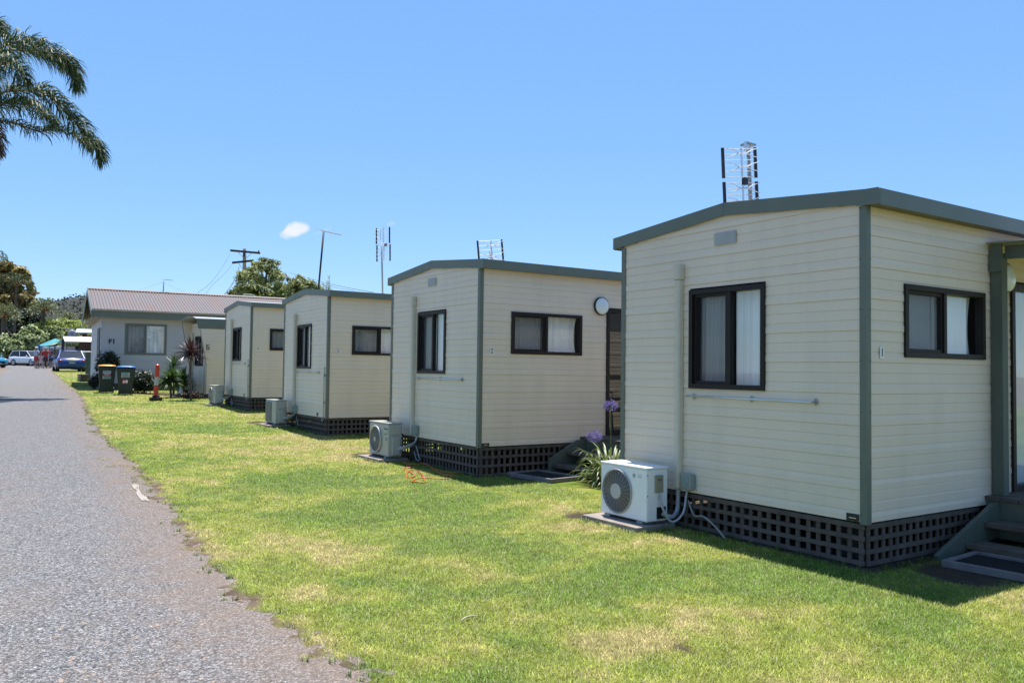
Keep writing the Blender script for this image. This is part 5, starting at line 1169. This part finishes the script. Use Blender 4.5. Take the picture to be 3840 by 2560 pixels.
# utility pole by the leafy tree
D = 64.; Pb = at_depth(917, 1330, D); base = Vector((Pb[0], Pb[1], float(g(Pb[1])))); e_ = empty('power_pole', tuple(base)); tag(e_, 'timber power pole with two crossarms rising beside the leafy tree', 'pole')
U = lambda px, py, dd=0: Vector(at_depth(px, py, D+dd))-base
mb = MB(); mb.tube([(U(917,1300).x, U(917,1300).y, 0), U(917,933)], [.19,.13], 10); mb.build('pole', POLE, e_, smooth=True)
def beam(a, b_, hh, mat, parent, nm):
    mb = MB(); d_ = (b_-a).normalized(); n_ = d_.cross(Vector((0,0,1))).normalized()*hh*.8; u_ = Vector((0,0,hh))
    mb.add([a-n_-u_, a+n_-u_, a+n_+u_, a-n_+u_, b_-n_-u_, b_+n_-u_, b_+n_+u_, b_-n_+u_], [(0,1,2,3),(7,6,5,4),(0,4,5,1),(1,5,6,2),(2,6,7,3),(3,7,4,0)]); return mb.build(nm, mat, parent)
beam(U(864,939,-.3), U(975,949,-.3), .075, POLED, e_, 'crossarm'); beam(U(871,985,-.3), U(950,977,-.3), .075, POLED, e_, 'crossarm')
mb = MB(); mb.tube([U(894,947,-.3), U(912,964,-.25)], .02, 4); mb.tube([U(943,951,-.3), U(922,968,-.25)], .02, 4); mb.tube([U(896,988,-.3), U(909,1006,-.25)], .02, 4); mb.build('brace', GALV, e_)
mb = MB(); mb.tube([U(970,945,-.3), U(970,939,-.3)], .05, 6); mb.tube([U(866,936,-.3), U(866,942,-.3)], .04, 6); mb.build('insulator', pm('brown_porcelain', (.05,.03,.025), .3), e_)
def wire(P, label, r0=.012):
    pts = [Vector(at_depth(*p)) for p in P]; mb = MB(); mb.tube(arc(pts, 8), r0, 5); tag(mb.build('power_line', BLACKP, None), label, 'cable', 'overhead cables')
wire([(897,1000,D),(888,1030,D-4),(868,1070,D-8),(838,1108,D-12)], 'overhead cable dropping steeply from the power pole to the rusty roof', .022)
wire([(862,952,D),(835,1000,D-8),(790,1060,D-20),(735,1102,D-26)], 'thin overhead cable running left from the upper crossarm to the house', .009)
wire([(872,990,D),(840,1028,D-8),(800,1065,D-16),(770,1104,D-22)], 'thin overhead cable running left from the lower crossarm', .009)
wire([(1085,1022,D-4),(1200,1055,50),(1300,1078,40),(1400,1096,33)], 'thin overhead cable sagging right of the leafy tree to cabin 3', .010)
wire([(1160,1050,D-6),(1250,1076,45),(1330,1090,36)], 'lower thin cable crossing behind the roof of cabin 3', .008)
wire([(170,1133,300),(230,1136,330),(277,1131,398)], 'hair-thin wire to the pole on the hill', .05)
wire([(0,1232,80),(60,1236,82),(170,1238,84),(232,1237,86)], 'pale cable strung low across the shrubs', .012)

# ------------------------------------------------------------------ distant camp: carport, gazebo, dish, far roof, fence
def place_box(e_, nm, pts, d, th, mat, M=None):    # flat panel spanning photo polygon at distance d, given thickness along the view
    base = Vector(e_.location); mb = MB(); a = [Vector(at_depth(*p, d))-base for p in pts]; b_ = [Vector(at_depth(*p, d+th))-base for p in pts]; n = len(pts)
    mb.add(a+b_, [tuple(range(n)), tuple(range(2*n-1, n-1, -1))]+[(i, i+n, (i+1) % n+n, (i+1) % n) for i in range(n)]); return mb.build(nm, mat, e_)
PINKROOF = pm('pale_pink_roof', (.78,.68,.66), .5, var=.05)
d = 78.; P = at_depth(290, 1385, d); e_ = empty('carport', (P[0], P[1], float(g(P[1])))); tag(e_, 'low carport with a pale pink roof beyond the blue car', 'carport')
bs = Vector(e_.location)
mb = MB(); q = [Vector(at_depth(*p))-bs for p in ((236,1261,82.5),(350,1264,82.5),(352,1281,78),(243,1279,78))]; th = Vector((0,0,-.06)); mb.add(q+[v+th for v in q], [(0,1,2,3),(7,6,5,4),(0,4,5,1),(1,5,6,2),(2,6,7,3),(3,7,4,0)]); mb.build('roof', PINKROOF, e_)
place_box(e_, 'post', [(231,1272),(240,1272),(240,1378),(230,1378)], 78.3, .3, pm('dark_post', (.03,.022,.04), .7))
place_box(e_, 'post', [(249,1283),(251.5,1283),(251.5,1370),(249,1370)], 78.6, .1, BLACKP)
place_box(e_, 'wall_panel', [(240,1298),(282,1300),(282,1375),(240,1375)], 82, .1, pm('cream_panel', (.55,.53,.47), .7)); place_box(e_, 'beam', [(243,1282),(298,1284),(298,1289),(243,1288)], 80, .15, pm('pale_green_beam', (.42,.58,.42), .6))
o = place_box(e_, 'slat_wall', [(296,1282),(345,1283),(345,1378),(296,1378)], 81, .1, pm('brown_slats', (.12,.08,.06), .8))
mb = MB(); 
for k in range(9):
    y_ = 1292+k*7; a, b_ = Vector(at_depth(298, y_, 80.8))-bs, Vector(at_depth(343, y_+1, 80.8))-bs; mb.tube([a, b_], .055, 4)
mb.build('slat', pm('brown_batten', (.22,.15,.12), .8), o)
place_box(e_, 'post', [(283,1296),(292,1297),(292,1376),(283,1376)], 79.5, .12, BLACKP)
# gazebo
CY = pm('turquoise_canvas', (.12,.52,.58), .7, trans=.35, var=.05); DBL = pm('light_green_canvas', (.45,.62,.42), .7, trans=.3)
d = 74.; P = at_depth(190, 1375, d); e_ = empty('gazebo', (P[0], P[1], float(g(P[1])))); bs = Vector(e_.location); tag(e_, 'turquoise canvas gazebo beside the standing people', 'gazebo')
mb = MB(); q = [Vector(at_depth(*p))-bs for p in ((147,1295,72),(171,1297.5,71),(228,1275,74),(205,1269,76),(150,1292,76))]; mb.add(q, [(0,1,2,3,4)]); o = mb.build('canopy', CY, e_); o.modifiers.new('s', 'SOLIDIFY').thickness = .03
mb = MB(); q = [Vector(at_depth(*p))-bs for p in ((171,1297.5,71.2),(205,1291,72),(232,1288,75),(228,1276,74.2))]; mb.add(q, [(0,1,2,3)]); o = mb.build('valance', DBL, e_); o.modifiers.new('s', 'SOLIDIFY').thickness = .03
for (a, y0, dd) in ((148,1294,72),(186,1294,73),(208,1290,74),(204,1290,75)):
    mb = MB(); p0 = Vector(at_depth(a, y0, dd))-bs; mb.tube([(p0.x, p0.y, 0), p0], .03, 6); mb.build('pole', BLACKP, e_)
mb = MB(); q = [Vector(at_depth(*p, 76.5))-bs for p in ((141,1289),(160,1288),(159,1330),(141,1330))]; mb.add(q, [(0,1,2,3)]); o = mb.build('side_cloth', pm('blue_cloth', (.16,.42,.62), .7, trans=.3), e_); o.modifiers.new('s', 'SOLIDIFY').thickness = .02
# caravan behind
d = 84; P = at_depth(205, 1385, d); e_ = empty('caravan', (P[0], P[1], float(g(P[1])))); tag(e_, 'pale caravan half hidden behind the gazebo poles', 'caravan'); bs = Vector(e_.location)
place_box(e_, 'body', [(160,1304),(230,1301),(230,1368),(160,1368)], d, 2, pm('caravan_cream', (.6,.6,.58), .5)); place_box(e_, 'roof', [(158,1300),(232,1297),(232,1301),(158,1304)], d-.05, 2.1, WHITEP); place_box(e_, 'window', [(190,1310),(222,1309),(222,1330),(190,1330)], d-.03, .02, DARKGLASS)
for xx in (175, 215): pp = Vector(at_depth(xx, 1370, d-.02))-bs; mb = MB(); mb.cyl((pp.x, pp.y, .32), .32, .2, 'y', 14); mb.build('wheel', BLACKP, e_)
# satellite dish on the carport
P = at_depth(270, 1252, 84); e_ = empty('satellite_dish', tuple(P)); tag(e_, 'grey satellite dish above the pale pink roof', 'dish')
mb = MB(); V = []; k = 12
for i in range(k):
    for j in range(5): rr_ = .42*j/4; V.append((rr_*math.cos(2*PI*i/k), rr_*rr_*.4-.05, rr_*math.sin(2*PI*i/k)))
mb.add(V, [(i*5+j, i*5+j+1, ((i+1) % k)*5+j+1, ((i+1) % k)*5+j) for i in range(k) for j in range(4)]); o = mb.build('dish', pm('grey_dish', (.36,.38,.46), .5), e_, smooth=True); o.modifiers.new('s', 'SOLIDIFY').thickness = .02
mb = MB(); mb.tube([(0,.05,0),(0,.25,-.2),(0,.25,-1.2)], .03, 6); mb.build('mount', GALV, e_); mb = MB(); mb.box(-.10,.06,-.32,-.24,-.03,.03); mb.tube([(0,-.28,0),(0,-.02,-.35)], .012, 5); mb.build('receiver', BLACKP, e_)
# far building with pale roof
d = 92; P = at_depth(310, 1385, d); e_ = empty('shelter', (P[0], P[1], float(g(P[1])))); tag(e_, 'far shelter with a light grey ribbed roof behind the carport', 'shelter'); bs = Vector(e_.location)
mb = MB(); q = [Vector(at_depth(*p))-bs for p in ((288,1232,95),(352,1234,95),(350,1247,91),(281,1245,91))]; mb.add(q+[v+Vector((0,0,-.1)) for v in q], [(0,1,2,3),(7,6,5,4),(0,4,5,1),(1,5,6,2),(2,6,7,3),(3,7,4,0)]); mb.build('roof', pm('pale_grey_roof', (.55,.55,.56), .5), e_)
for a in (299, 307, 327, 340): place_box(e_, 'post', [(a,1247),(a+2,1247),(a+2,1370),(a,1370)], 92, .1, pm('post_grey', (.35,.30,.25), .7))
place_box(e_, 'wall', [(309,1249),(326,1249),(326,1370),(309,1370)], 93, .1, pm('red_brown_wall', (.12,.05,.04), .8))
e_ = empty('mast_pole', tuple(at_depth(231, 1372, 81))); e_.location.z = float(g(e_.location.y)); tag(e_, 'slim pale pole rising beside the carport roof', 'pole'); bs = Vector(e_.location)
mb = MB(); mb.tube([(0,0,0), Vector(at_depth(231,1230,81))-bs], .035, 6); mb.build('pole', GALV, e_); mb = MB(); mb.tube([Vector(at_depth(231,1230,81))-bs, Vector(at_depth(278,1234,84))-bs], .03, 5); mb.build('arm', GALV, e_)
# dark green fence strip beside house F1
d = 47; P = at_depth(331, 1400, d); e_ = empty('fence', (P[0], P[1], float(g(P[1])))); tag(e_, 'dull green panel fence between the blue car and house F1', 'fence'); FG = pm('dull_green_panel', (.085,.12,.085), .7, var=.2)
place_box(e_, 'panel', [(320,1321),(341,1321),(341,1438),(320,1425)], 42, .05, FG); place_box(e_, 'rail', [(320,1318),(341,1318),(341,1321.5),(320,1321.5)], 41.95, .1, pm('rail_pale', (.42,.42,.36), .6))
# low post and pile near the house
P = hit(330, 1432)
e_ = empty('planter', tuple(P)); tag(e_, 'low grey timber planter against the gable of house F1', 'planter'); mb = MB()
for k in range(3): mb.box(-.3,.05,-.2,1.6,.02+.12*k,.12+.12*k)
mb.build('board', TIMBER, e_); mb = MB(); mb.box(-.33,-.305,-.23,-.205,0,.42); mb.build('post', TIMBER, e_)

# ------------------------------------------------------------------ cars
TYRE = pm('tyre_rubber', (.02,.02,.02), .8); RIM = pm('alloy_rim', (.45,.45,.47), .3, metal=.8); CARGLASS = pm('car_glass', (.05,.06,.075), .04, spec=.25)
TAIL = pm('tail_lamp', (.35,.01,.01), .2, spec=.7); HEAD = pm('head_lamp', (.6,.6,.62), .1, spec=.8); PLATE = pm('number_plate', (.45,.47,.50), .5); CHROME = pm('chrome', (.7,.7,.7), .15, metal=1)
def car(x, y, rz, paint, label, Lc=4.6, Wc=1.8, Hc=1.47, suv=False, name='parked_car', hatch=False):
    """built nose towards +Y; origin on the ground under its centre"""
    e_ = empty(name, (x, y, float(g(y))+.005), rz); tag(e_, label, 'car', 'parked cars')
    hw = Wc/2; hb = .90 if not suv else 1.0; gc = .20 if not suv else .26     # beltline, clearance
    # stations: (y, half width, deck height)
    st = [(-.5,.80,.62),(-.49,.90,.80),(-.46,.95,.97),(-.40,.98,1.04),(-.28,1.,1.03),(-.1,1.,1.),(.12,1.,.99),(.24,.99,.98),(.34,.97,.93),(.43,.93,.83),(.48,.86,.70),(.5,.76,.52)]
    if suv or hatch: st = [(-.5,.86,.75),(-.49,.94,.95),(-.46,.97,1.02)]+st[4:]
    mb = MB(); V = []; n = 9
    for (t, w_, h) in st:
        W_ = hw*w_; zt = hb*h; zb = gc+(.08 if abs(t) > .45 else 0)
        V += [(-W_*.88,t*Lc,zb),(-W_,t*Lc,zb+.12),(-W_*1.0,t*Lc,zb+(zt-zb)*.55),(-W_*.965,t*Lc,zt-.07),(-W_*.84,t*Lc,zt),(0,t*Lc,zt+.025),(W_*.84,t*Lc,zt),(W_*.965,t*Lc,zt-.07),(W_,t*Lc,zb+(zt-zb)*.55),(W_,t*Lc,zb+.12),(W_*.88,t*Lc,zb)]
    n = 11; k = len(st)
    mb.add(V, [(i*n+j, i*n+(j+1) % n, (i+1)*n+(j+1) % n, (i+1)*n+j) for i in range(k-1) for j in range(n)]+[tuple(range(n)), tuple(range(k*n-1, (k-1)*n-1, -1))])
    bd = mb.build('body', paint, e_, smooth=True)
    # greenhouse
    r0, r1, f1, f0 = (-.40,-.24,.04,.24) if not (suv or hatch) else (-.485,-.40,.06,.24)
    zb, zt = hb*.985, Hc-.02; wb, wt = hw*.90, hw*.70
    mb = MB(); P = lambda t, w_, z: [(-w_, t*Lc, z), (w_, t*Lc, z)]
    V = P(r0,wb*.96,zb)+P(r1,wt*.97,zt)+P((r1+f1)/2,wt,zt+.0)+P(f1,wt*.97,zt)+P(f0,wb*.96,zb)+P((r0+f0)/2,wb,zb)
    mb.add(V, [(0,1,3,2),(6,7,9,8),(0,2,4,10),(10,4,6,8),(1,11,5,3),(11,9,7,5),(2,3,5,4),(4,5,7,6)]); mb.build('window_glass', CARGLASS, bd)
    mb = MB(); mb.add([(sx_*w_, t*Lc, z) for (t, w_, z) in ((r1-.012,wt*.99,zt-.01),((r1+f1)/2,wt*1.02,zt+.035),(f1+.012,wt*.99,zt-.01)) for sx_ in (-1,-.5,.5,1)], [(i*4+j, i*4+j+1, (i+1)*4+j+1, (i+1)*4+j) for i in range(2) for j in range(3)]); o = mb.build('roof', paint, bd, smooth=True); o.modifiers.new('s', 'SOLIDIFY').thickness = .035
    mb = MB()
    for s in (-1, 1):
        mb.tube([(s*wb*.97, r0*Lc, zb), (s*wt, r1*Lc, zt+.005)], .045, 6); mb.tube([(s*wb*.97, f0*Lc, zb), (s*wt, f1*Lc, zt+.005)], .035, 6); mb.tube([(s*wb*1.01, (r0+f0)/2*Lc, zb), (s*wt*1.02, (r1+f1)/2*Lc, zt+.01)], .03, 6)
    mb.build('pillar', paint, bd)
    for (wx_, wy_) in ((-1,-.30),(1,-.30),(-1,.30),(1,.30)):
        mb = MB(); R1 = .32 if not suv else .36; mb.cyl((wx_*(hw-.10)-.11, wy_*Lc, R1), R1, .22, 'x', 24); o = mb.build('wheel', TYRE, e_, bevel=.02)
        mb = MB(); mb.cyl((wx_*(hw-.10)+(wx_*.112)-.004, wy_*Lc, R1), R1*.62, .008, 'x', 20); mb.build('rim', RIM, o)
    mb = MB(); mb.box(-hw*.9, hw*.9, -Lc*.46, Lc*.46, gc-.04, gc+.1); mb.build('underbody', BLACKP, e_)
    for s in (-1, 1):
        mb = MB(); mb.ell((s*hw*.78, -Lc*.480, hb*.80), (hw*.20,.07,.09), 12, 8); mb.build('tail_light', TAIL, e_, smooth=True)
        mb = MB(); mb.ell((s*hw*.74, Lc*.452, hb*.72), (hw*.19,.11,.07), 12, 8); mb.build('headlight', HEAD, e_, smooth=True)
        mb = MB(); mb.ell((s*(hw+.10), Lc*.17, hb+.05), (.10,.06,.065), 10, 6); mb.tube([(s*hw*.9, Lc*.17, hb), (s*(hw+.06), Lc*.17, hb+.03)], .02, 5); mb.build('mirror', paint, e_, smooth=True)
    mb = MB(); mb.box(-.19,.19,-Lc*.5-.02,-Lc*.5-.002,hb*.60,hb*.60+.11); mb.build('number_plate', PLATE, e_); mb = MB(); mb.box(-.30,.30,-Lc*.5-.012,-Lc*.492,hb*.78,hb*.78+.022); mb.tube([(0,-Lc*.49,hb*.86),(0,-Lc*.51,hb*.86)], .045, 12); mb.build('badge_strip', CHROME, e_)
    mb = MB(); mb.box(-hw*.55,hw*.55,Lc*.488,Lc*.502,hb*.38,hb*.58); mb.build('grille', BLACKP, e_)
    mb = MB(); mb.box(-.22,.22,Lc*.503,Lc*.515,hb*.30,hb*.42); mb.build('number_plate', PLATE, e_)
    return e_
BLUEP = pm('metallic_blue_paint', (.006,.05,.24), .35, metal=.1, var=.02, coat=.2); WHITEC = pm('white_car_paint', (.68,.69,.72), .3, var=.02, coat=.6); TEAL = pm('teal_car_paint', (.02,.27,.42), .3, metal=.2, var=.02, coat=.8)
def veh(px, py, d): P = at_depth(px, py, d); return P[0], P[1]
x_, y_ = veh(265, 1398, 56.5); car(x_, y_+1.5, -.0+.0, BLUEP, 'metallic blue sedan parked on the grass, seen from behind', Wc=1.80, Lc=4.5, Hc=1.44)
x_, y_ = veh(112, 1372, 88); car(x_, y_, PI+.62, WHITEC, 'white hatchback parked facing the camera at the end of the driveway', Hc=1.62, Wc=1.84, Lc=4.4, suv=True)
x_, y_ = veh(-62, 1384, 66); car(x_, y_+1.0, PI+.45, TEAL, 'teal car cut off by the left edge of the photo', Hc=1.46, Wc=1.8)
x_, y_ = veh(212, 1370, 86); car(x_, y_, 1.9, pm('silver_paint', (.42,.46,.50), .3, metal=.4, coat=.6), 'silver car partly hidden behind the gazebo and blue sedan', Hc=1.45)
x_, y_ = veh(322, 1376, 66); car(x_, y_, 0., WHITEC, 'white car showing a sliver right of the blue sedan', Hc=1.45)
# white trailer with bars left of the white car
P = at_depth(60, 1371, 96); e_ = empty('trailer', (P[0], P[1], float(g(P[1])))); tag(e_, 'small white framed trailer left of the white hatchback', 'trailer'); bs = Vector(e_.location)
mb = MB(); mb.box(-.5,.9,-.4,.4,.45,.8); mb.build('tray', WHITEC, e_); mb = MB()
for (a, b_) in ((-.5,-.4),(.9,-.4),(-.5,.4),(.9,.4)): mb.tube([(a,b_,.8),(a,b_,1.35)], .04, 5)
mb.tube([(-.5,-.4,1.35),(.9,-.4,1.35),(.9,.4,1.35),(-.5,.4,1.35)], .05, 5, closed=True); mb.build('rack', WHITEC, e_)
for s in (-.45,.40):
    mb = MB(); mb.cyl((.2,s,.3), .3, .12, 'y', 14); mb.build('wheel', TYRE, e_)
# road dashes at the end of the driveway
WL = pm('worn_white_paint', (.7,.7,.68), .7, var=.1)
for i, (a, b_, yy) in enumerate(((27,47,1379),(88,102,1380),(133,148,1381.5))):
    p0, p1 = hit(a, yy), hit(b_, yy); yc = (p0[1]+p1[1])/2; mb = MB(); mb.box(p0[0], p0[0]+(p1[0]-p0[0])+.0, yc-.7, yc+.7, 0, .006); o = mb.build('road_marking', WL); o.location.z = float(g(yc))+.014; o['kind'] = 'structure'

# ------------------------------------------------------------------ people
def person(px, py, d, hgt, rz, skin, top_c, bot_c, label, pose, hair=None, hat=None, child=False, bag=None):
    P = at_depth(px, py, d); z = float(g(P[1])); k = hgt/1.75
    e_ = empty('person', (P[0], P[1], z), rz); tag(e_, label, 'person', 'people talking at the end of the driveway')
    def skinmesh(nm, verts, edges, radii, mat, root=0):
        me = bpy.data.meshes.new(nm); me.from_pydata([tuple(Vector(v)*k) for v in verts], edges, [])
        import bmesh
        bm = bmesh.new(); bm.from_mesh(me); ly = bm.verts.layers.skin.verify(); bm.verts.ensure_lookup_table()
        for i, r0 in enumerate(radii): bm.verts[i][ly].radius = (r0*k, r0*k*.9); bm.verts[i][ly].use_root = (i == root)
        bm.to_mesh(me); bm.free()
        o = bpy.data.objects.new(nm, me); COL.objects.link(o); o.parent = e_; m_ = o.modifiers.new('skin', 'SKIN')
        s_ = o.modifiers.new('sub', 'SUBSURF'); s_.levels = 1; s_.render_levels = 2; me.materials.append(mat); return o
    sh = .19; J = {'pel': (0,0,.95), 'che': (0,0,1.28), 'nec': (0,0,1.48), 'hea': (0,.01,1.60), 'top': (0,.01,1.70)}
    pos_ = {}
    for s, n_ in ((-1,'L'),(1,'R')):
        el, ha = pose[n_]; pos_['s'+n_] = (s*sh,0,1.42); pos_['e'+n_] = el; pos_['h'+n_] = ha
        st = pose.get('leg'+n_, 0); pos_['hip'+n_] = (s*.09,0,.90); pos_['k'+n_] = (s*.11,st*.5+.02,.50); pos_['a'+n_] = (s*.12,st,.09); pos_['f'+n_] = (s*.13,st+.17,.035)
    names = ['pel','che','nec','hea','top']; Vv = [J[n_] for n_ in names]; Rr = [.135,.15,.055,.095,.055]; Ee = [(0,1),(1,2),(2,3),(3,4)]
    for s in 'LR':
        o0 = len(Vv); Vv += [pos_['s'+s],pos_['e'+s],pos_['h'+s]]; Rr += [.06,.043,.030]; Ee += [(1,o0),(o0,o0+1),(o0+1,o0+2)]
        o1 = len(Vv); Vv += [pos_['hip'+s],pos_['k'+s],pos_['a'+s],pos_['f'+s]]; Rr += [.095,.060,.042,.036]; Ee += [(0,o1),(o1,o1+1),(o1+1,o1+2),(o1+2,o1+3)]
    skinmesh('body', Vv, Ee, Rr, skin)
    mb = MB()
    for s in 'LR':
        h_ = Vector(pos_['h'+s])*k; e2 = Vector(pos_['e'+s])*k; dr = (h_-e2).normalized(); sd = dr.orthogonal().normalized()
        for q in range(4): b0 = h_+sd*(q-1.5)*.018*k; mb.tube([b0, b0+dr*.05*k, b0+dr*.085*k+Vector((0,0,-.01))], [.009*k,.008*k,.006*k], 5)
        mb.tube([h_+sd*.03*k, h_+sd*.055*k+dr*.03*k], [.010*k,.007*k], 5)
    mb.build('fingers', skin, e_)
    # shirt
    Vs = [(0,0,.90),(0,0,1.1),(0,0,1.30),(0,0,1.44)]+[pos_['sL'], tuple(Vector(pos_['sL']).lerp(Vector(pos_['eL']), .75)), pos_['sR'], tuple(Vector(pos_['sR']).lerp(Vector(pos_['eR']), .75))]
    skinmesh('shirt', Vs, [(0,1),(1,2),(2,3),(2,4),(4,5),(2,6),(6,7)], [.155,.16,.175,.085,.082,.066,.082,.066], top_c, 0)
    Vs = [(0,0,1.06),(0,0,.92)]+[(-.09,0,.86), tuple(Vector(pos_['hipL']).lerp(Vector(pos_['kL']), .85)), (.09,0,.86), tuple(Vector(pos_['hipR']).lerp(Vector(pos_['kR']), .85))]
    skinmesh('shorts', Vs, [(0,1),(1,2),(2,3),(1,4),(4,5)], [.15,.16,.115,.088,.115,.088], bot_c, 0)
    if hair:
        mb = MB(); mb.ell((0,-.01*k,1.66*k), (.093*k,.105*k,.095*k), 12, 8); mb.build('hair', hair, e_, smooth=True)
    if hat:
        mb = MB(); mb.ell((0,0,1.69*k), (.095*k,.11*k,.08*k), 12, 8); mb.ell((0,.10*k,1.68*k), (.08*k,.09*k,.012*k), 10, 6); mb.build('cap', hat, e_, smooth=True)
    if bag:
        mb = MB(); h_ = Vector(pos_['hR'])*k; mb.ell((h_.x, h_.y, h_.z-.24*k), (.12*k,.07*k,.20*k), 10, 8); mb.tube([h_, h_+Vector((0,0,-.08))], .012, 5); tag(mb.build('bag', bag, None, smooth=True), 'turquoise bag held by the child in pink', 'bag'); bo = bpy.data.objects['bag']; bo.matrix_world = Matrix.Translation(e_.location) @ Matrix.Rotation(rz, 4, 'Z')
    # face: nose, eyes, ears
    mb = MB(); mb.ell((0,.105*k,1.60*k), (.014*k,.02*k,.022*k), 6, 5)
    for s in (-1, 1): mb.ell((s*.093*k,0,1.60*k), (.012*k,.02*k,.03*k), 6, 5)
    mb.build('nose_and_ears', skin, e_)
    mb = MB()
    for s in (-1, 1): mb.ell((s*.034*k,.088*k,1.625*k), (.012*k,.01*k,.008*k), 6, 5)
    mb.box(-.025*k,.025*k,.085*k,.098*k,1.552*k,1.559*k); mb.build('eyes_and_mouth', pm('eye_dark'+label[:6], (.05,.03,.03), .4), e_)
    return e_
SK = pm('tanned_skin', (.40,.22,.15), .55, var=.05); WSH = pm('pale_blue_shirt', (.52,.58,.68), .8); RSH = pm('red_tshirt', (.55,.035,.03), .8); RSO = pm('red_shorts', (.50,.06,.05), .8); DSO = pm('dark_shorts', (.045,.04,.045), .8)
NAV = pm('navy_shirt', (.03,.035,.07), .8); PNK = pm('pink_top', (.65,.40,.42), .8); BRH = pm('brown_hair', (.06,.03,.02), .6); CAPW = pm('white_cap', (.62,.62,.66), .7); GRH = pm('grey_hair', (.35,.33,.32), .7)
relaxed = {'L': ((-.26,.0,1.15), (-.25,.06,.90)), 'R': ((.26,.0,1.15), (.25,.06,.90))}
hips = {'L': ((-.40,-.03,1.17), (-.19,.02,1.02)), 'R': ((.40,-.03,1.17), (.19,.02,1.02)), 'legL': -.05, 'legR': .05}
folded = {'L': ((-.27,.05,1.16), (.02,.20,1.16)), 'R': ((.27,.05,1.16), (.0,.19,1.13)), 'legL': .03, 'legR': -.04}
person(134, 1378, 66, 1.76, -.9, SK, WSH, RSO, 'man in a pale shirt, red shorts and white cap standing on the driveway', folded, hat=CAPW)
person(170, 1378, 66, 1.72, .15, SK, RSH, DSO, 'man in a red t-shirt with hands on hips, seen from behind', hips, hair=GRH)
person(152, 1378, 67.5, 1.22, .3, SK, PNK, PNK, 'child in pink between the two men, holding a turquoise bag', relaxed, hair=BRH, bag=CY)
person(153, 1375, 71, 1.68, 2.6, SK, pm('brown_top', (.14,.06,.05), .8), DSO, 'woman with brown curly hair facing the two men', relaxed, hair=BRH)
person(191, 1376, 69, 1.72, 1.9, SK, NAV, DSO, 'person in navy clothes and a blue cap beside the gazebo poles', relaxed, hat=pm('blue_cap', (.08,.14,.34), .7))
# motorbike-like clutter beside the gazebo
P = at_depth(203, 1376, 72); e_ = empty('camp_bicycle', (P[0], P[1], float(g(P[1]))), .3); tag(e_, 'dark bicycle parked between the navy dressed person and the blue sedan', 'bicycle')
for s in (-.5,.5):
    mb = MB(); mb.tube([(s+.32*math.cos(t*2*PI/20), 0, .34+.32*math.sin(t*2*PI/20)) for t in range(20)], .03, 5, closed=True); mb.build('wheel', TYRE, e_)
mb = MB(); mb.tube([(-.5,0,.34),(-.15,0,.8),(.35,0,.82),(.5,0,.34)], .03, 5); mb.tube([(-.15,0,.8),(0,0,.34),(.35,0,.82)], .03, 5); mb.tube([(.35,0,.82),(.33,0,1.05),(.30,-.22,1.08)], .02, 5); mb.tube([(.33,0,1.05),(.30,.22,1.08)], .02, 5); mb.build('frame', BLACKP, e_); mb = MB(); mb.ell((-.18,0,.93), (.14,.07,.04), 8, 6); mb.tube([(-.17,0,.8),(-.18,0,.92)], .02, 5); mb.build('saddle', BLACKP, e_)

# ------------------------------------------------------------------ white chairs, small flowers
WCH = pm('white_chair_plastic', (.78,.78,.82), .4)
def chair(x, y, z, rz, label):
    e_ = empty('plastic_chair', (x, y, z), rz); tag(e_, label, 'chair')
    mb = MB(); mb.box(-.24,.24,-.22,.22,.42,.45); mb.build('seat', WCH, e_, bevel=.02)
    mb = MB(); V = []
    for i in range(7):
        a = -1+2*i/6
        for zz, bk in ((.45,.20),(.70,.25),(.88-.10*a*a,.30)): V.append((a*.24, bk-.06*a*a, zz))
    mb.add(V, [(i*3+j, i*3+j+1, (i+1)*3+j+1, (i+1)*3+j) for i in range(6) for j in range(2)]); o = mb.build('backrest', WCH, e_, smooth=True); o.modifiers.new('s', 'SOLIDIFY').thickness = .015
    for (a, b_) in ((-.22,-.2),(.22,-.2),(-.22,.2),(.22,.2)):
        mb = MB(); mb.tube([(a*1.1,b_*1.15,0),(a,b_,.43)], .02, 6); mb.build('leg', WCH, e_)
    for s in (-1, 1):
        mb = MB(); mb.tube([(s*.25,-.2,.43),(s*.27,-.2,.64),(s*.27,.18,.66)], .018, 6); mb.build('armrest', WCH, e_)
chair(8.80, 9.0, .527+.084, 1.8, 'white plastic chair on the porch of cabin 2, seen past the violet flowers')
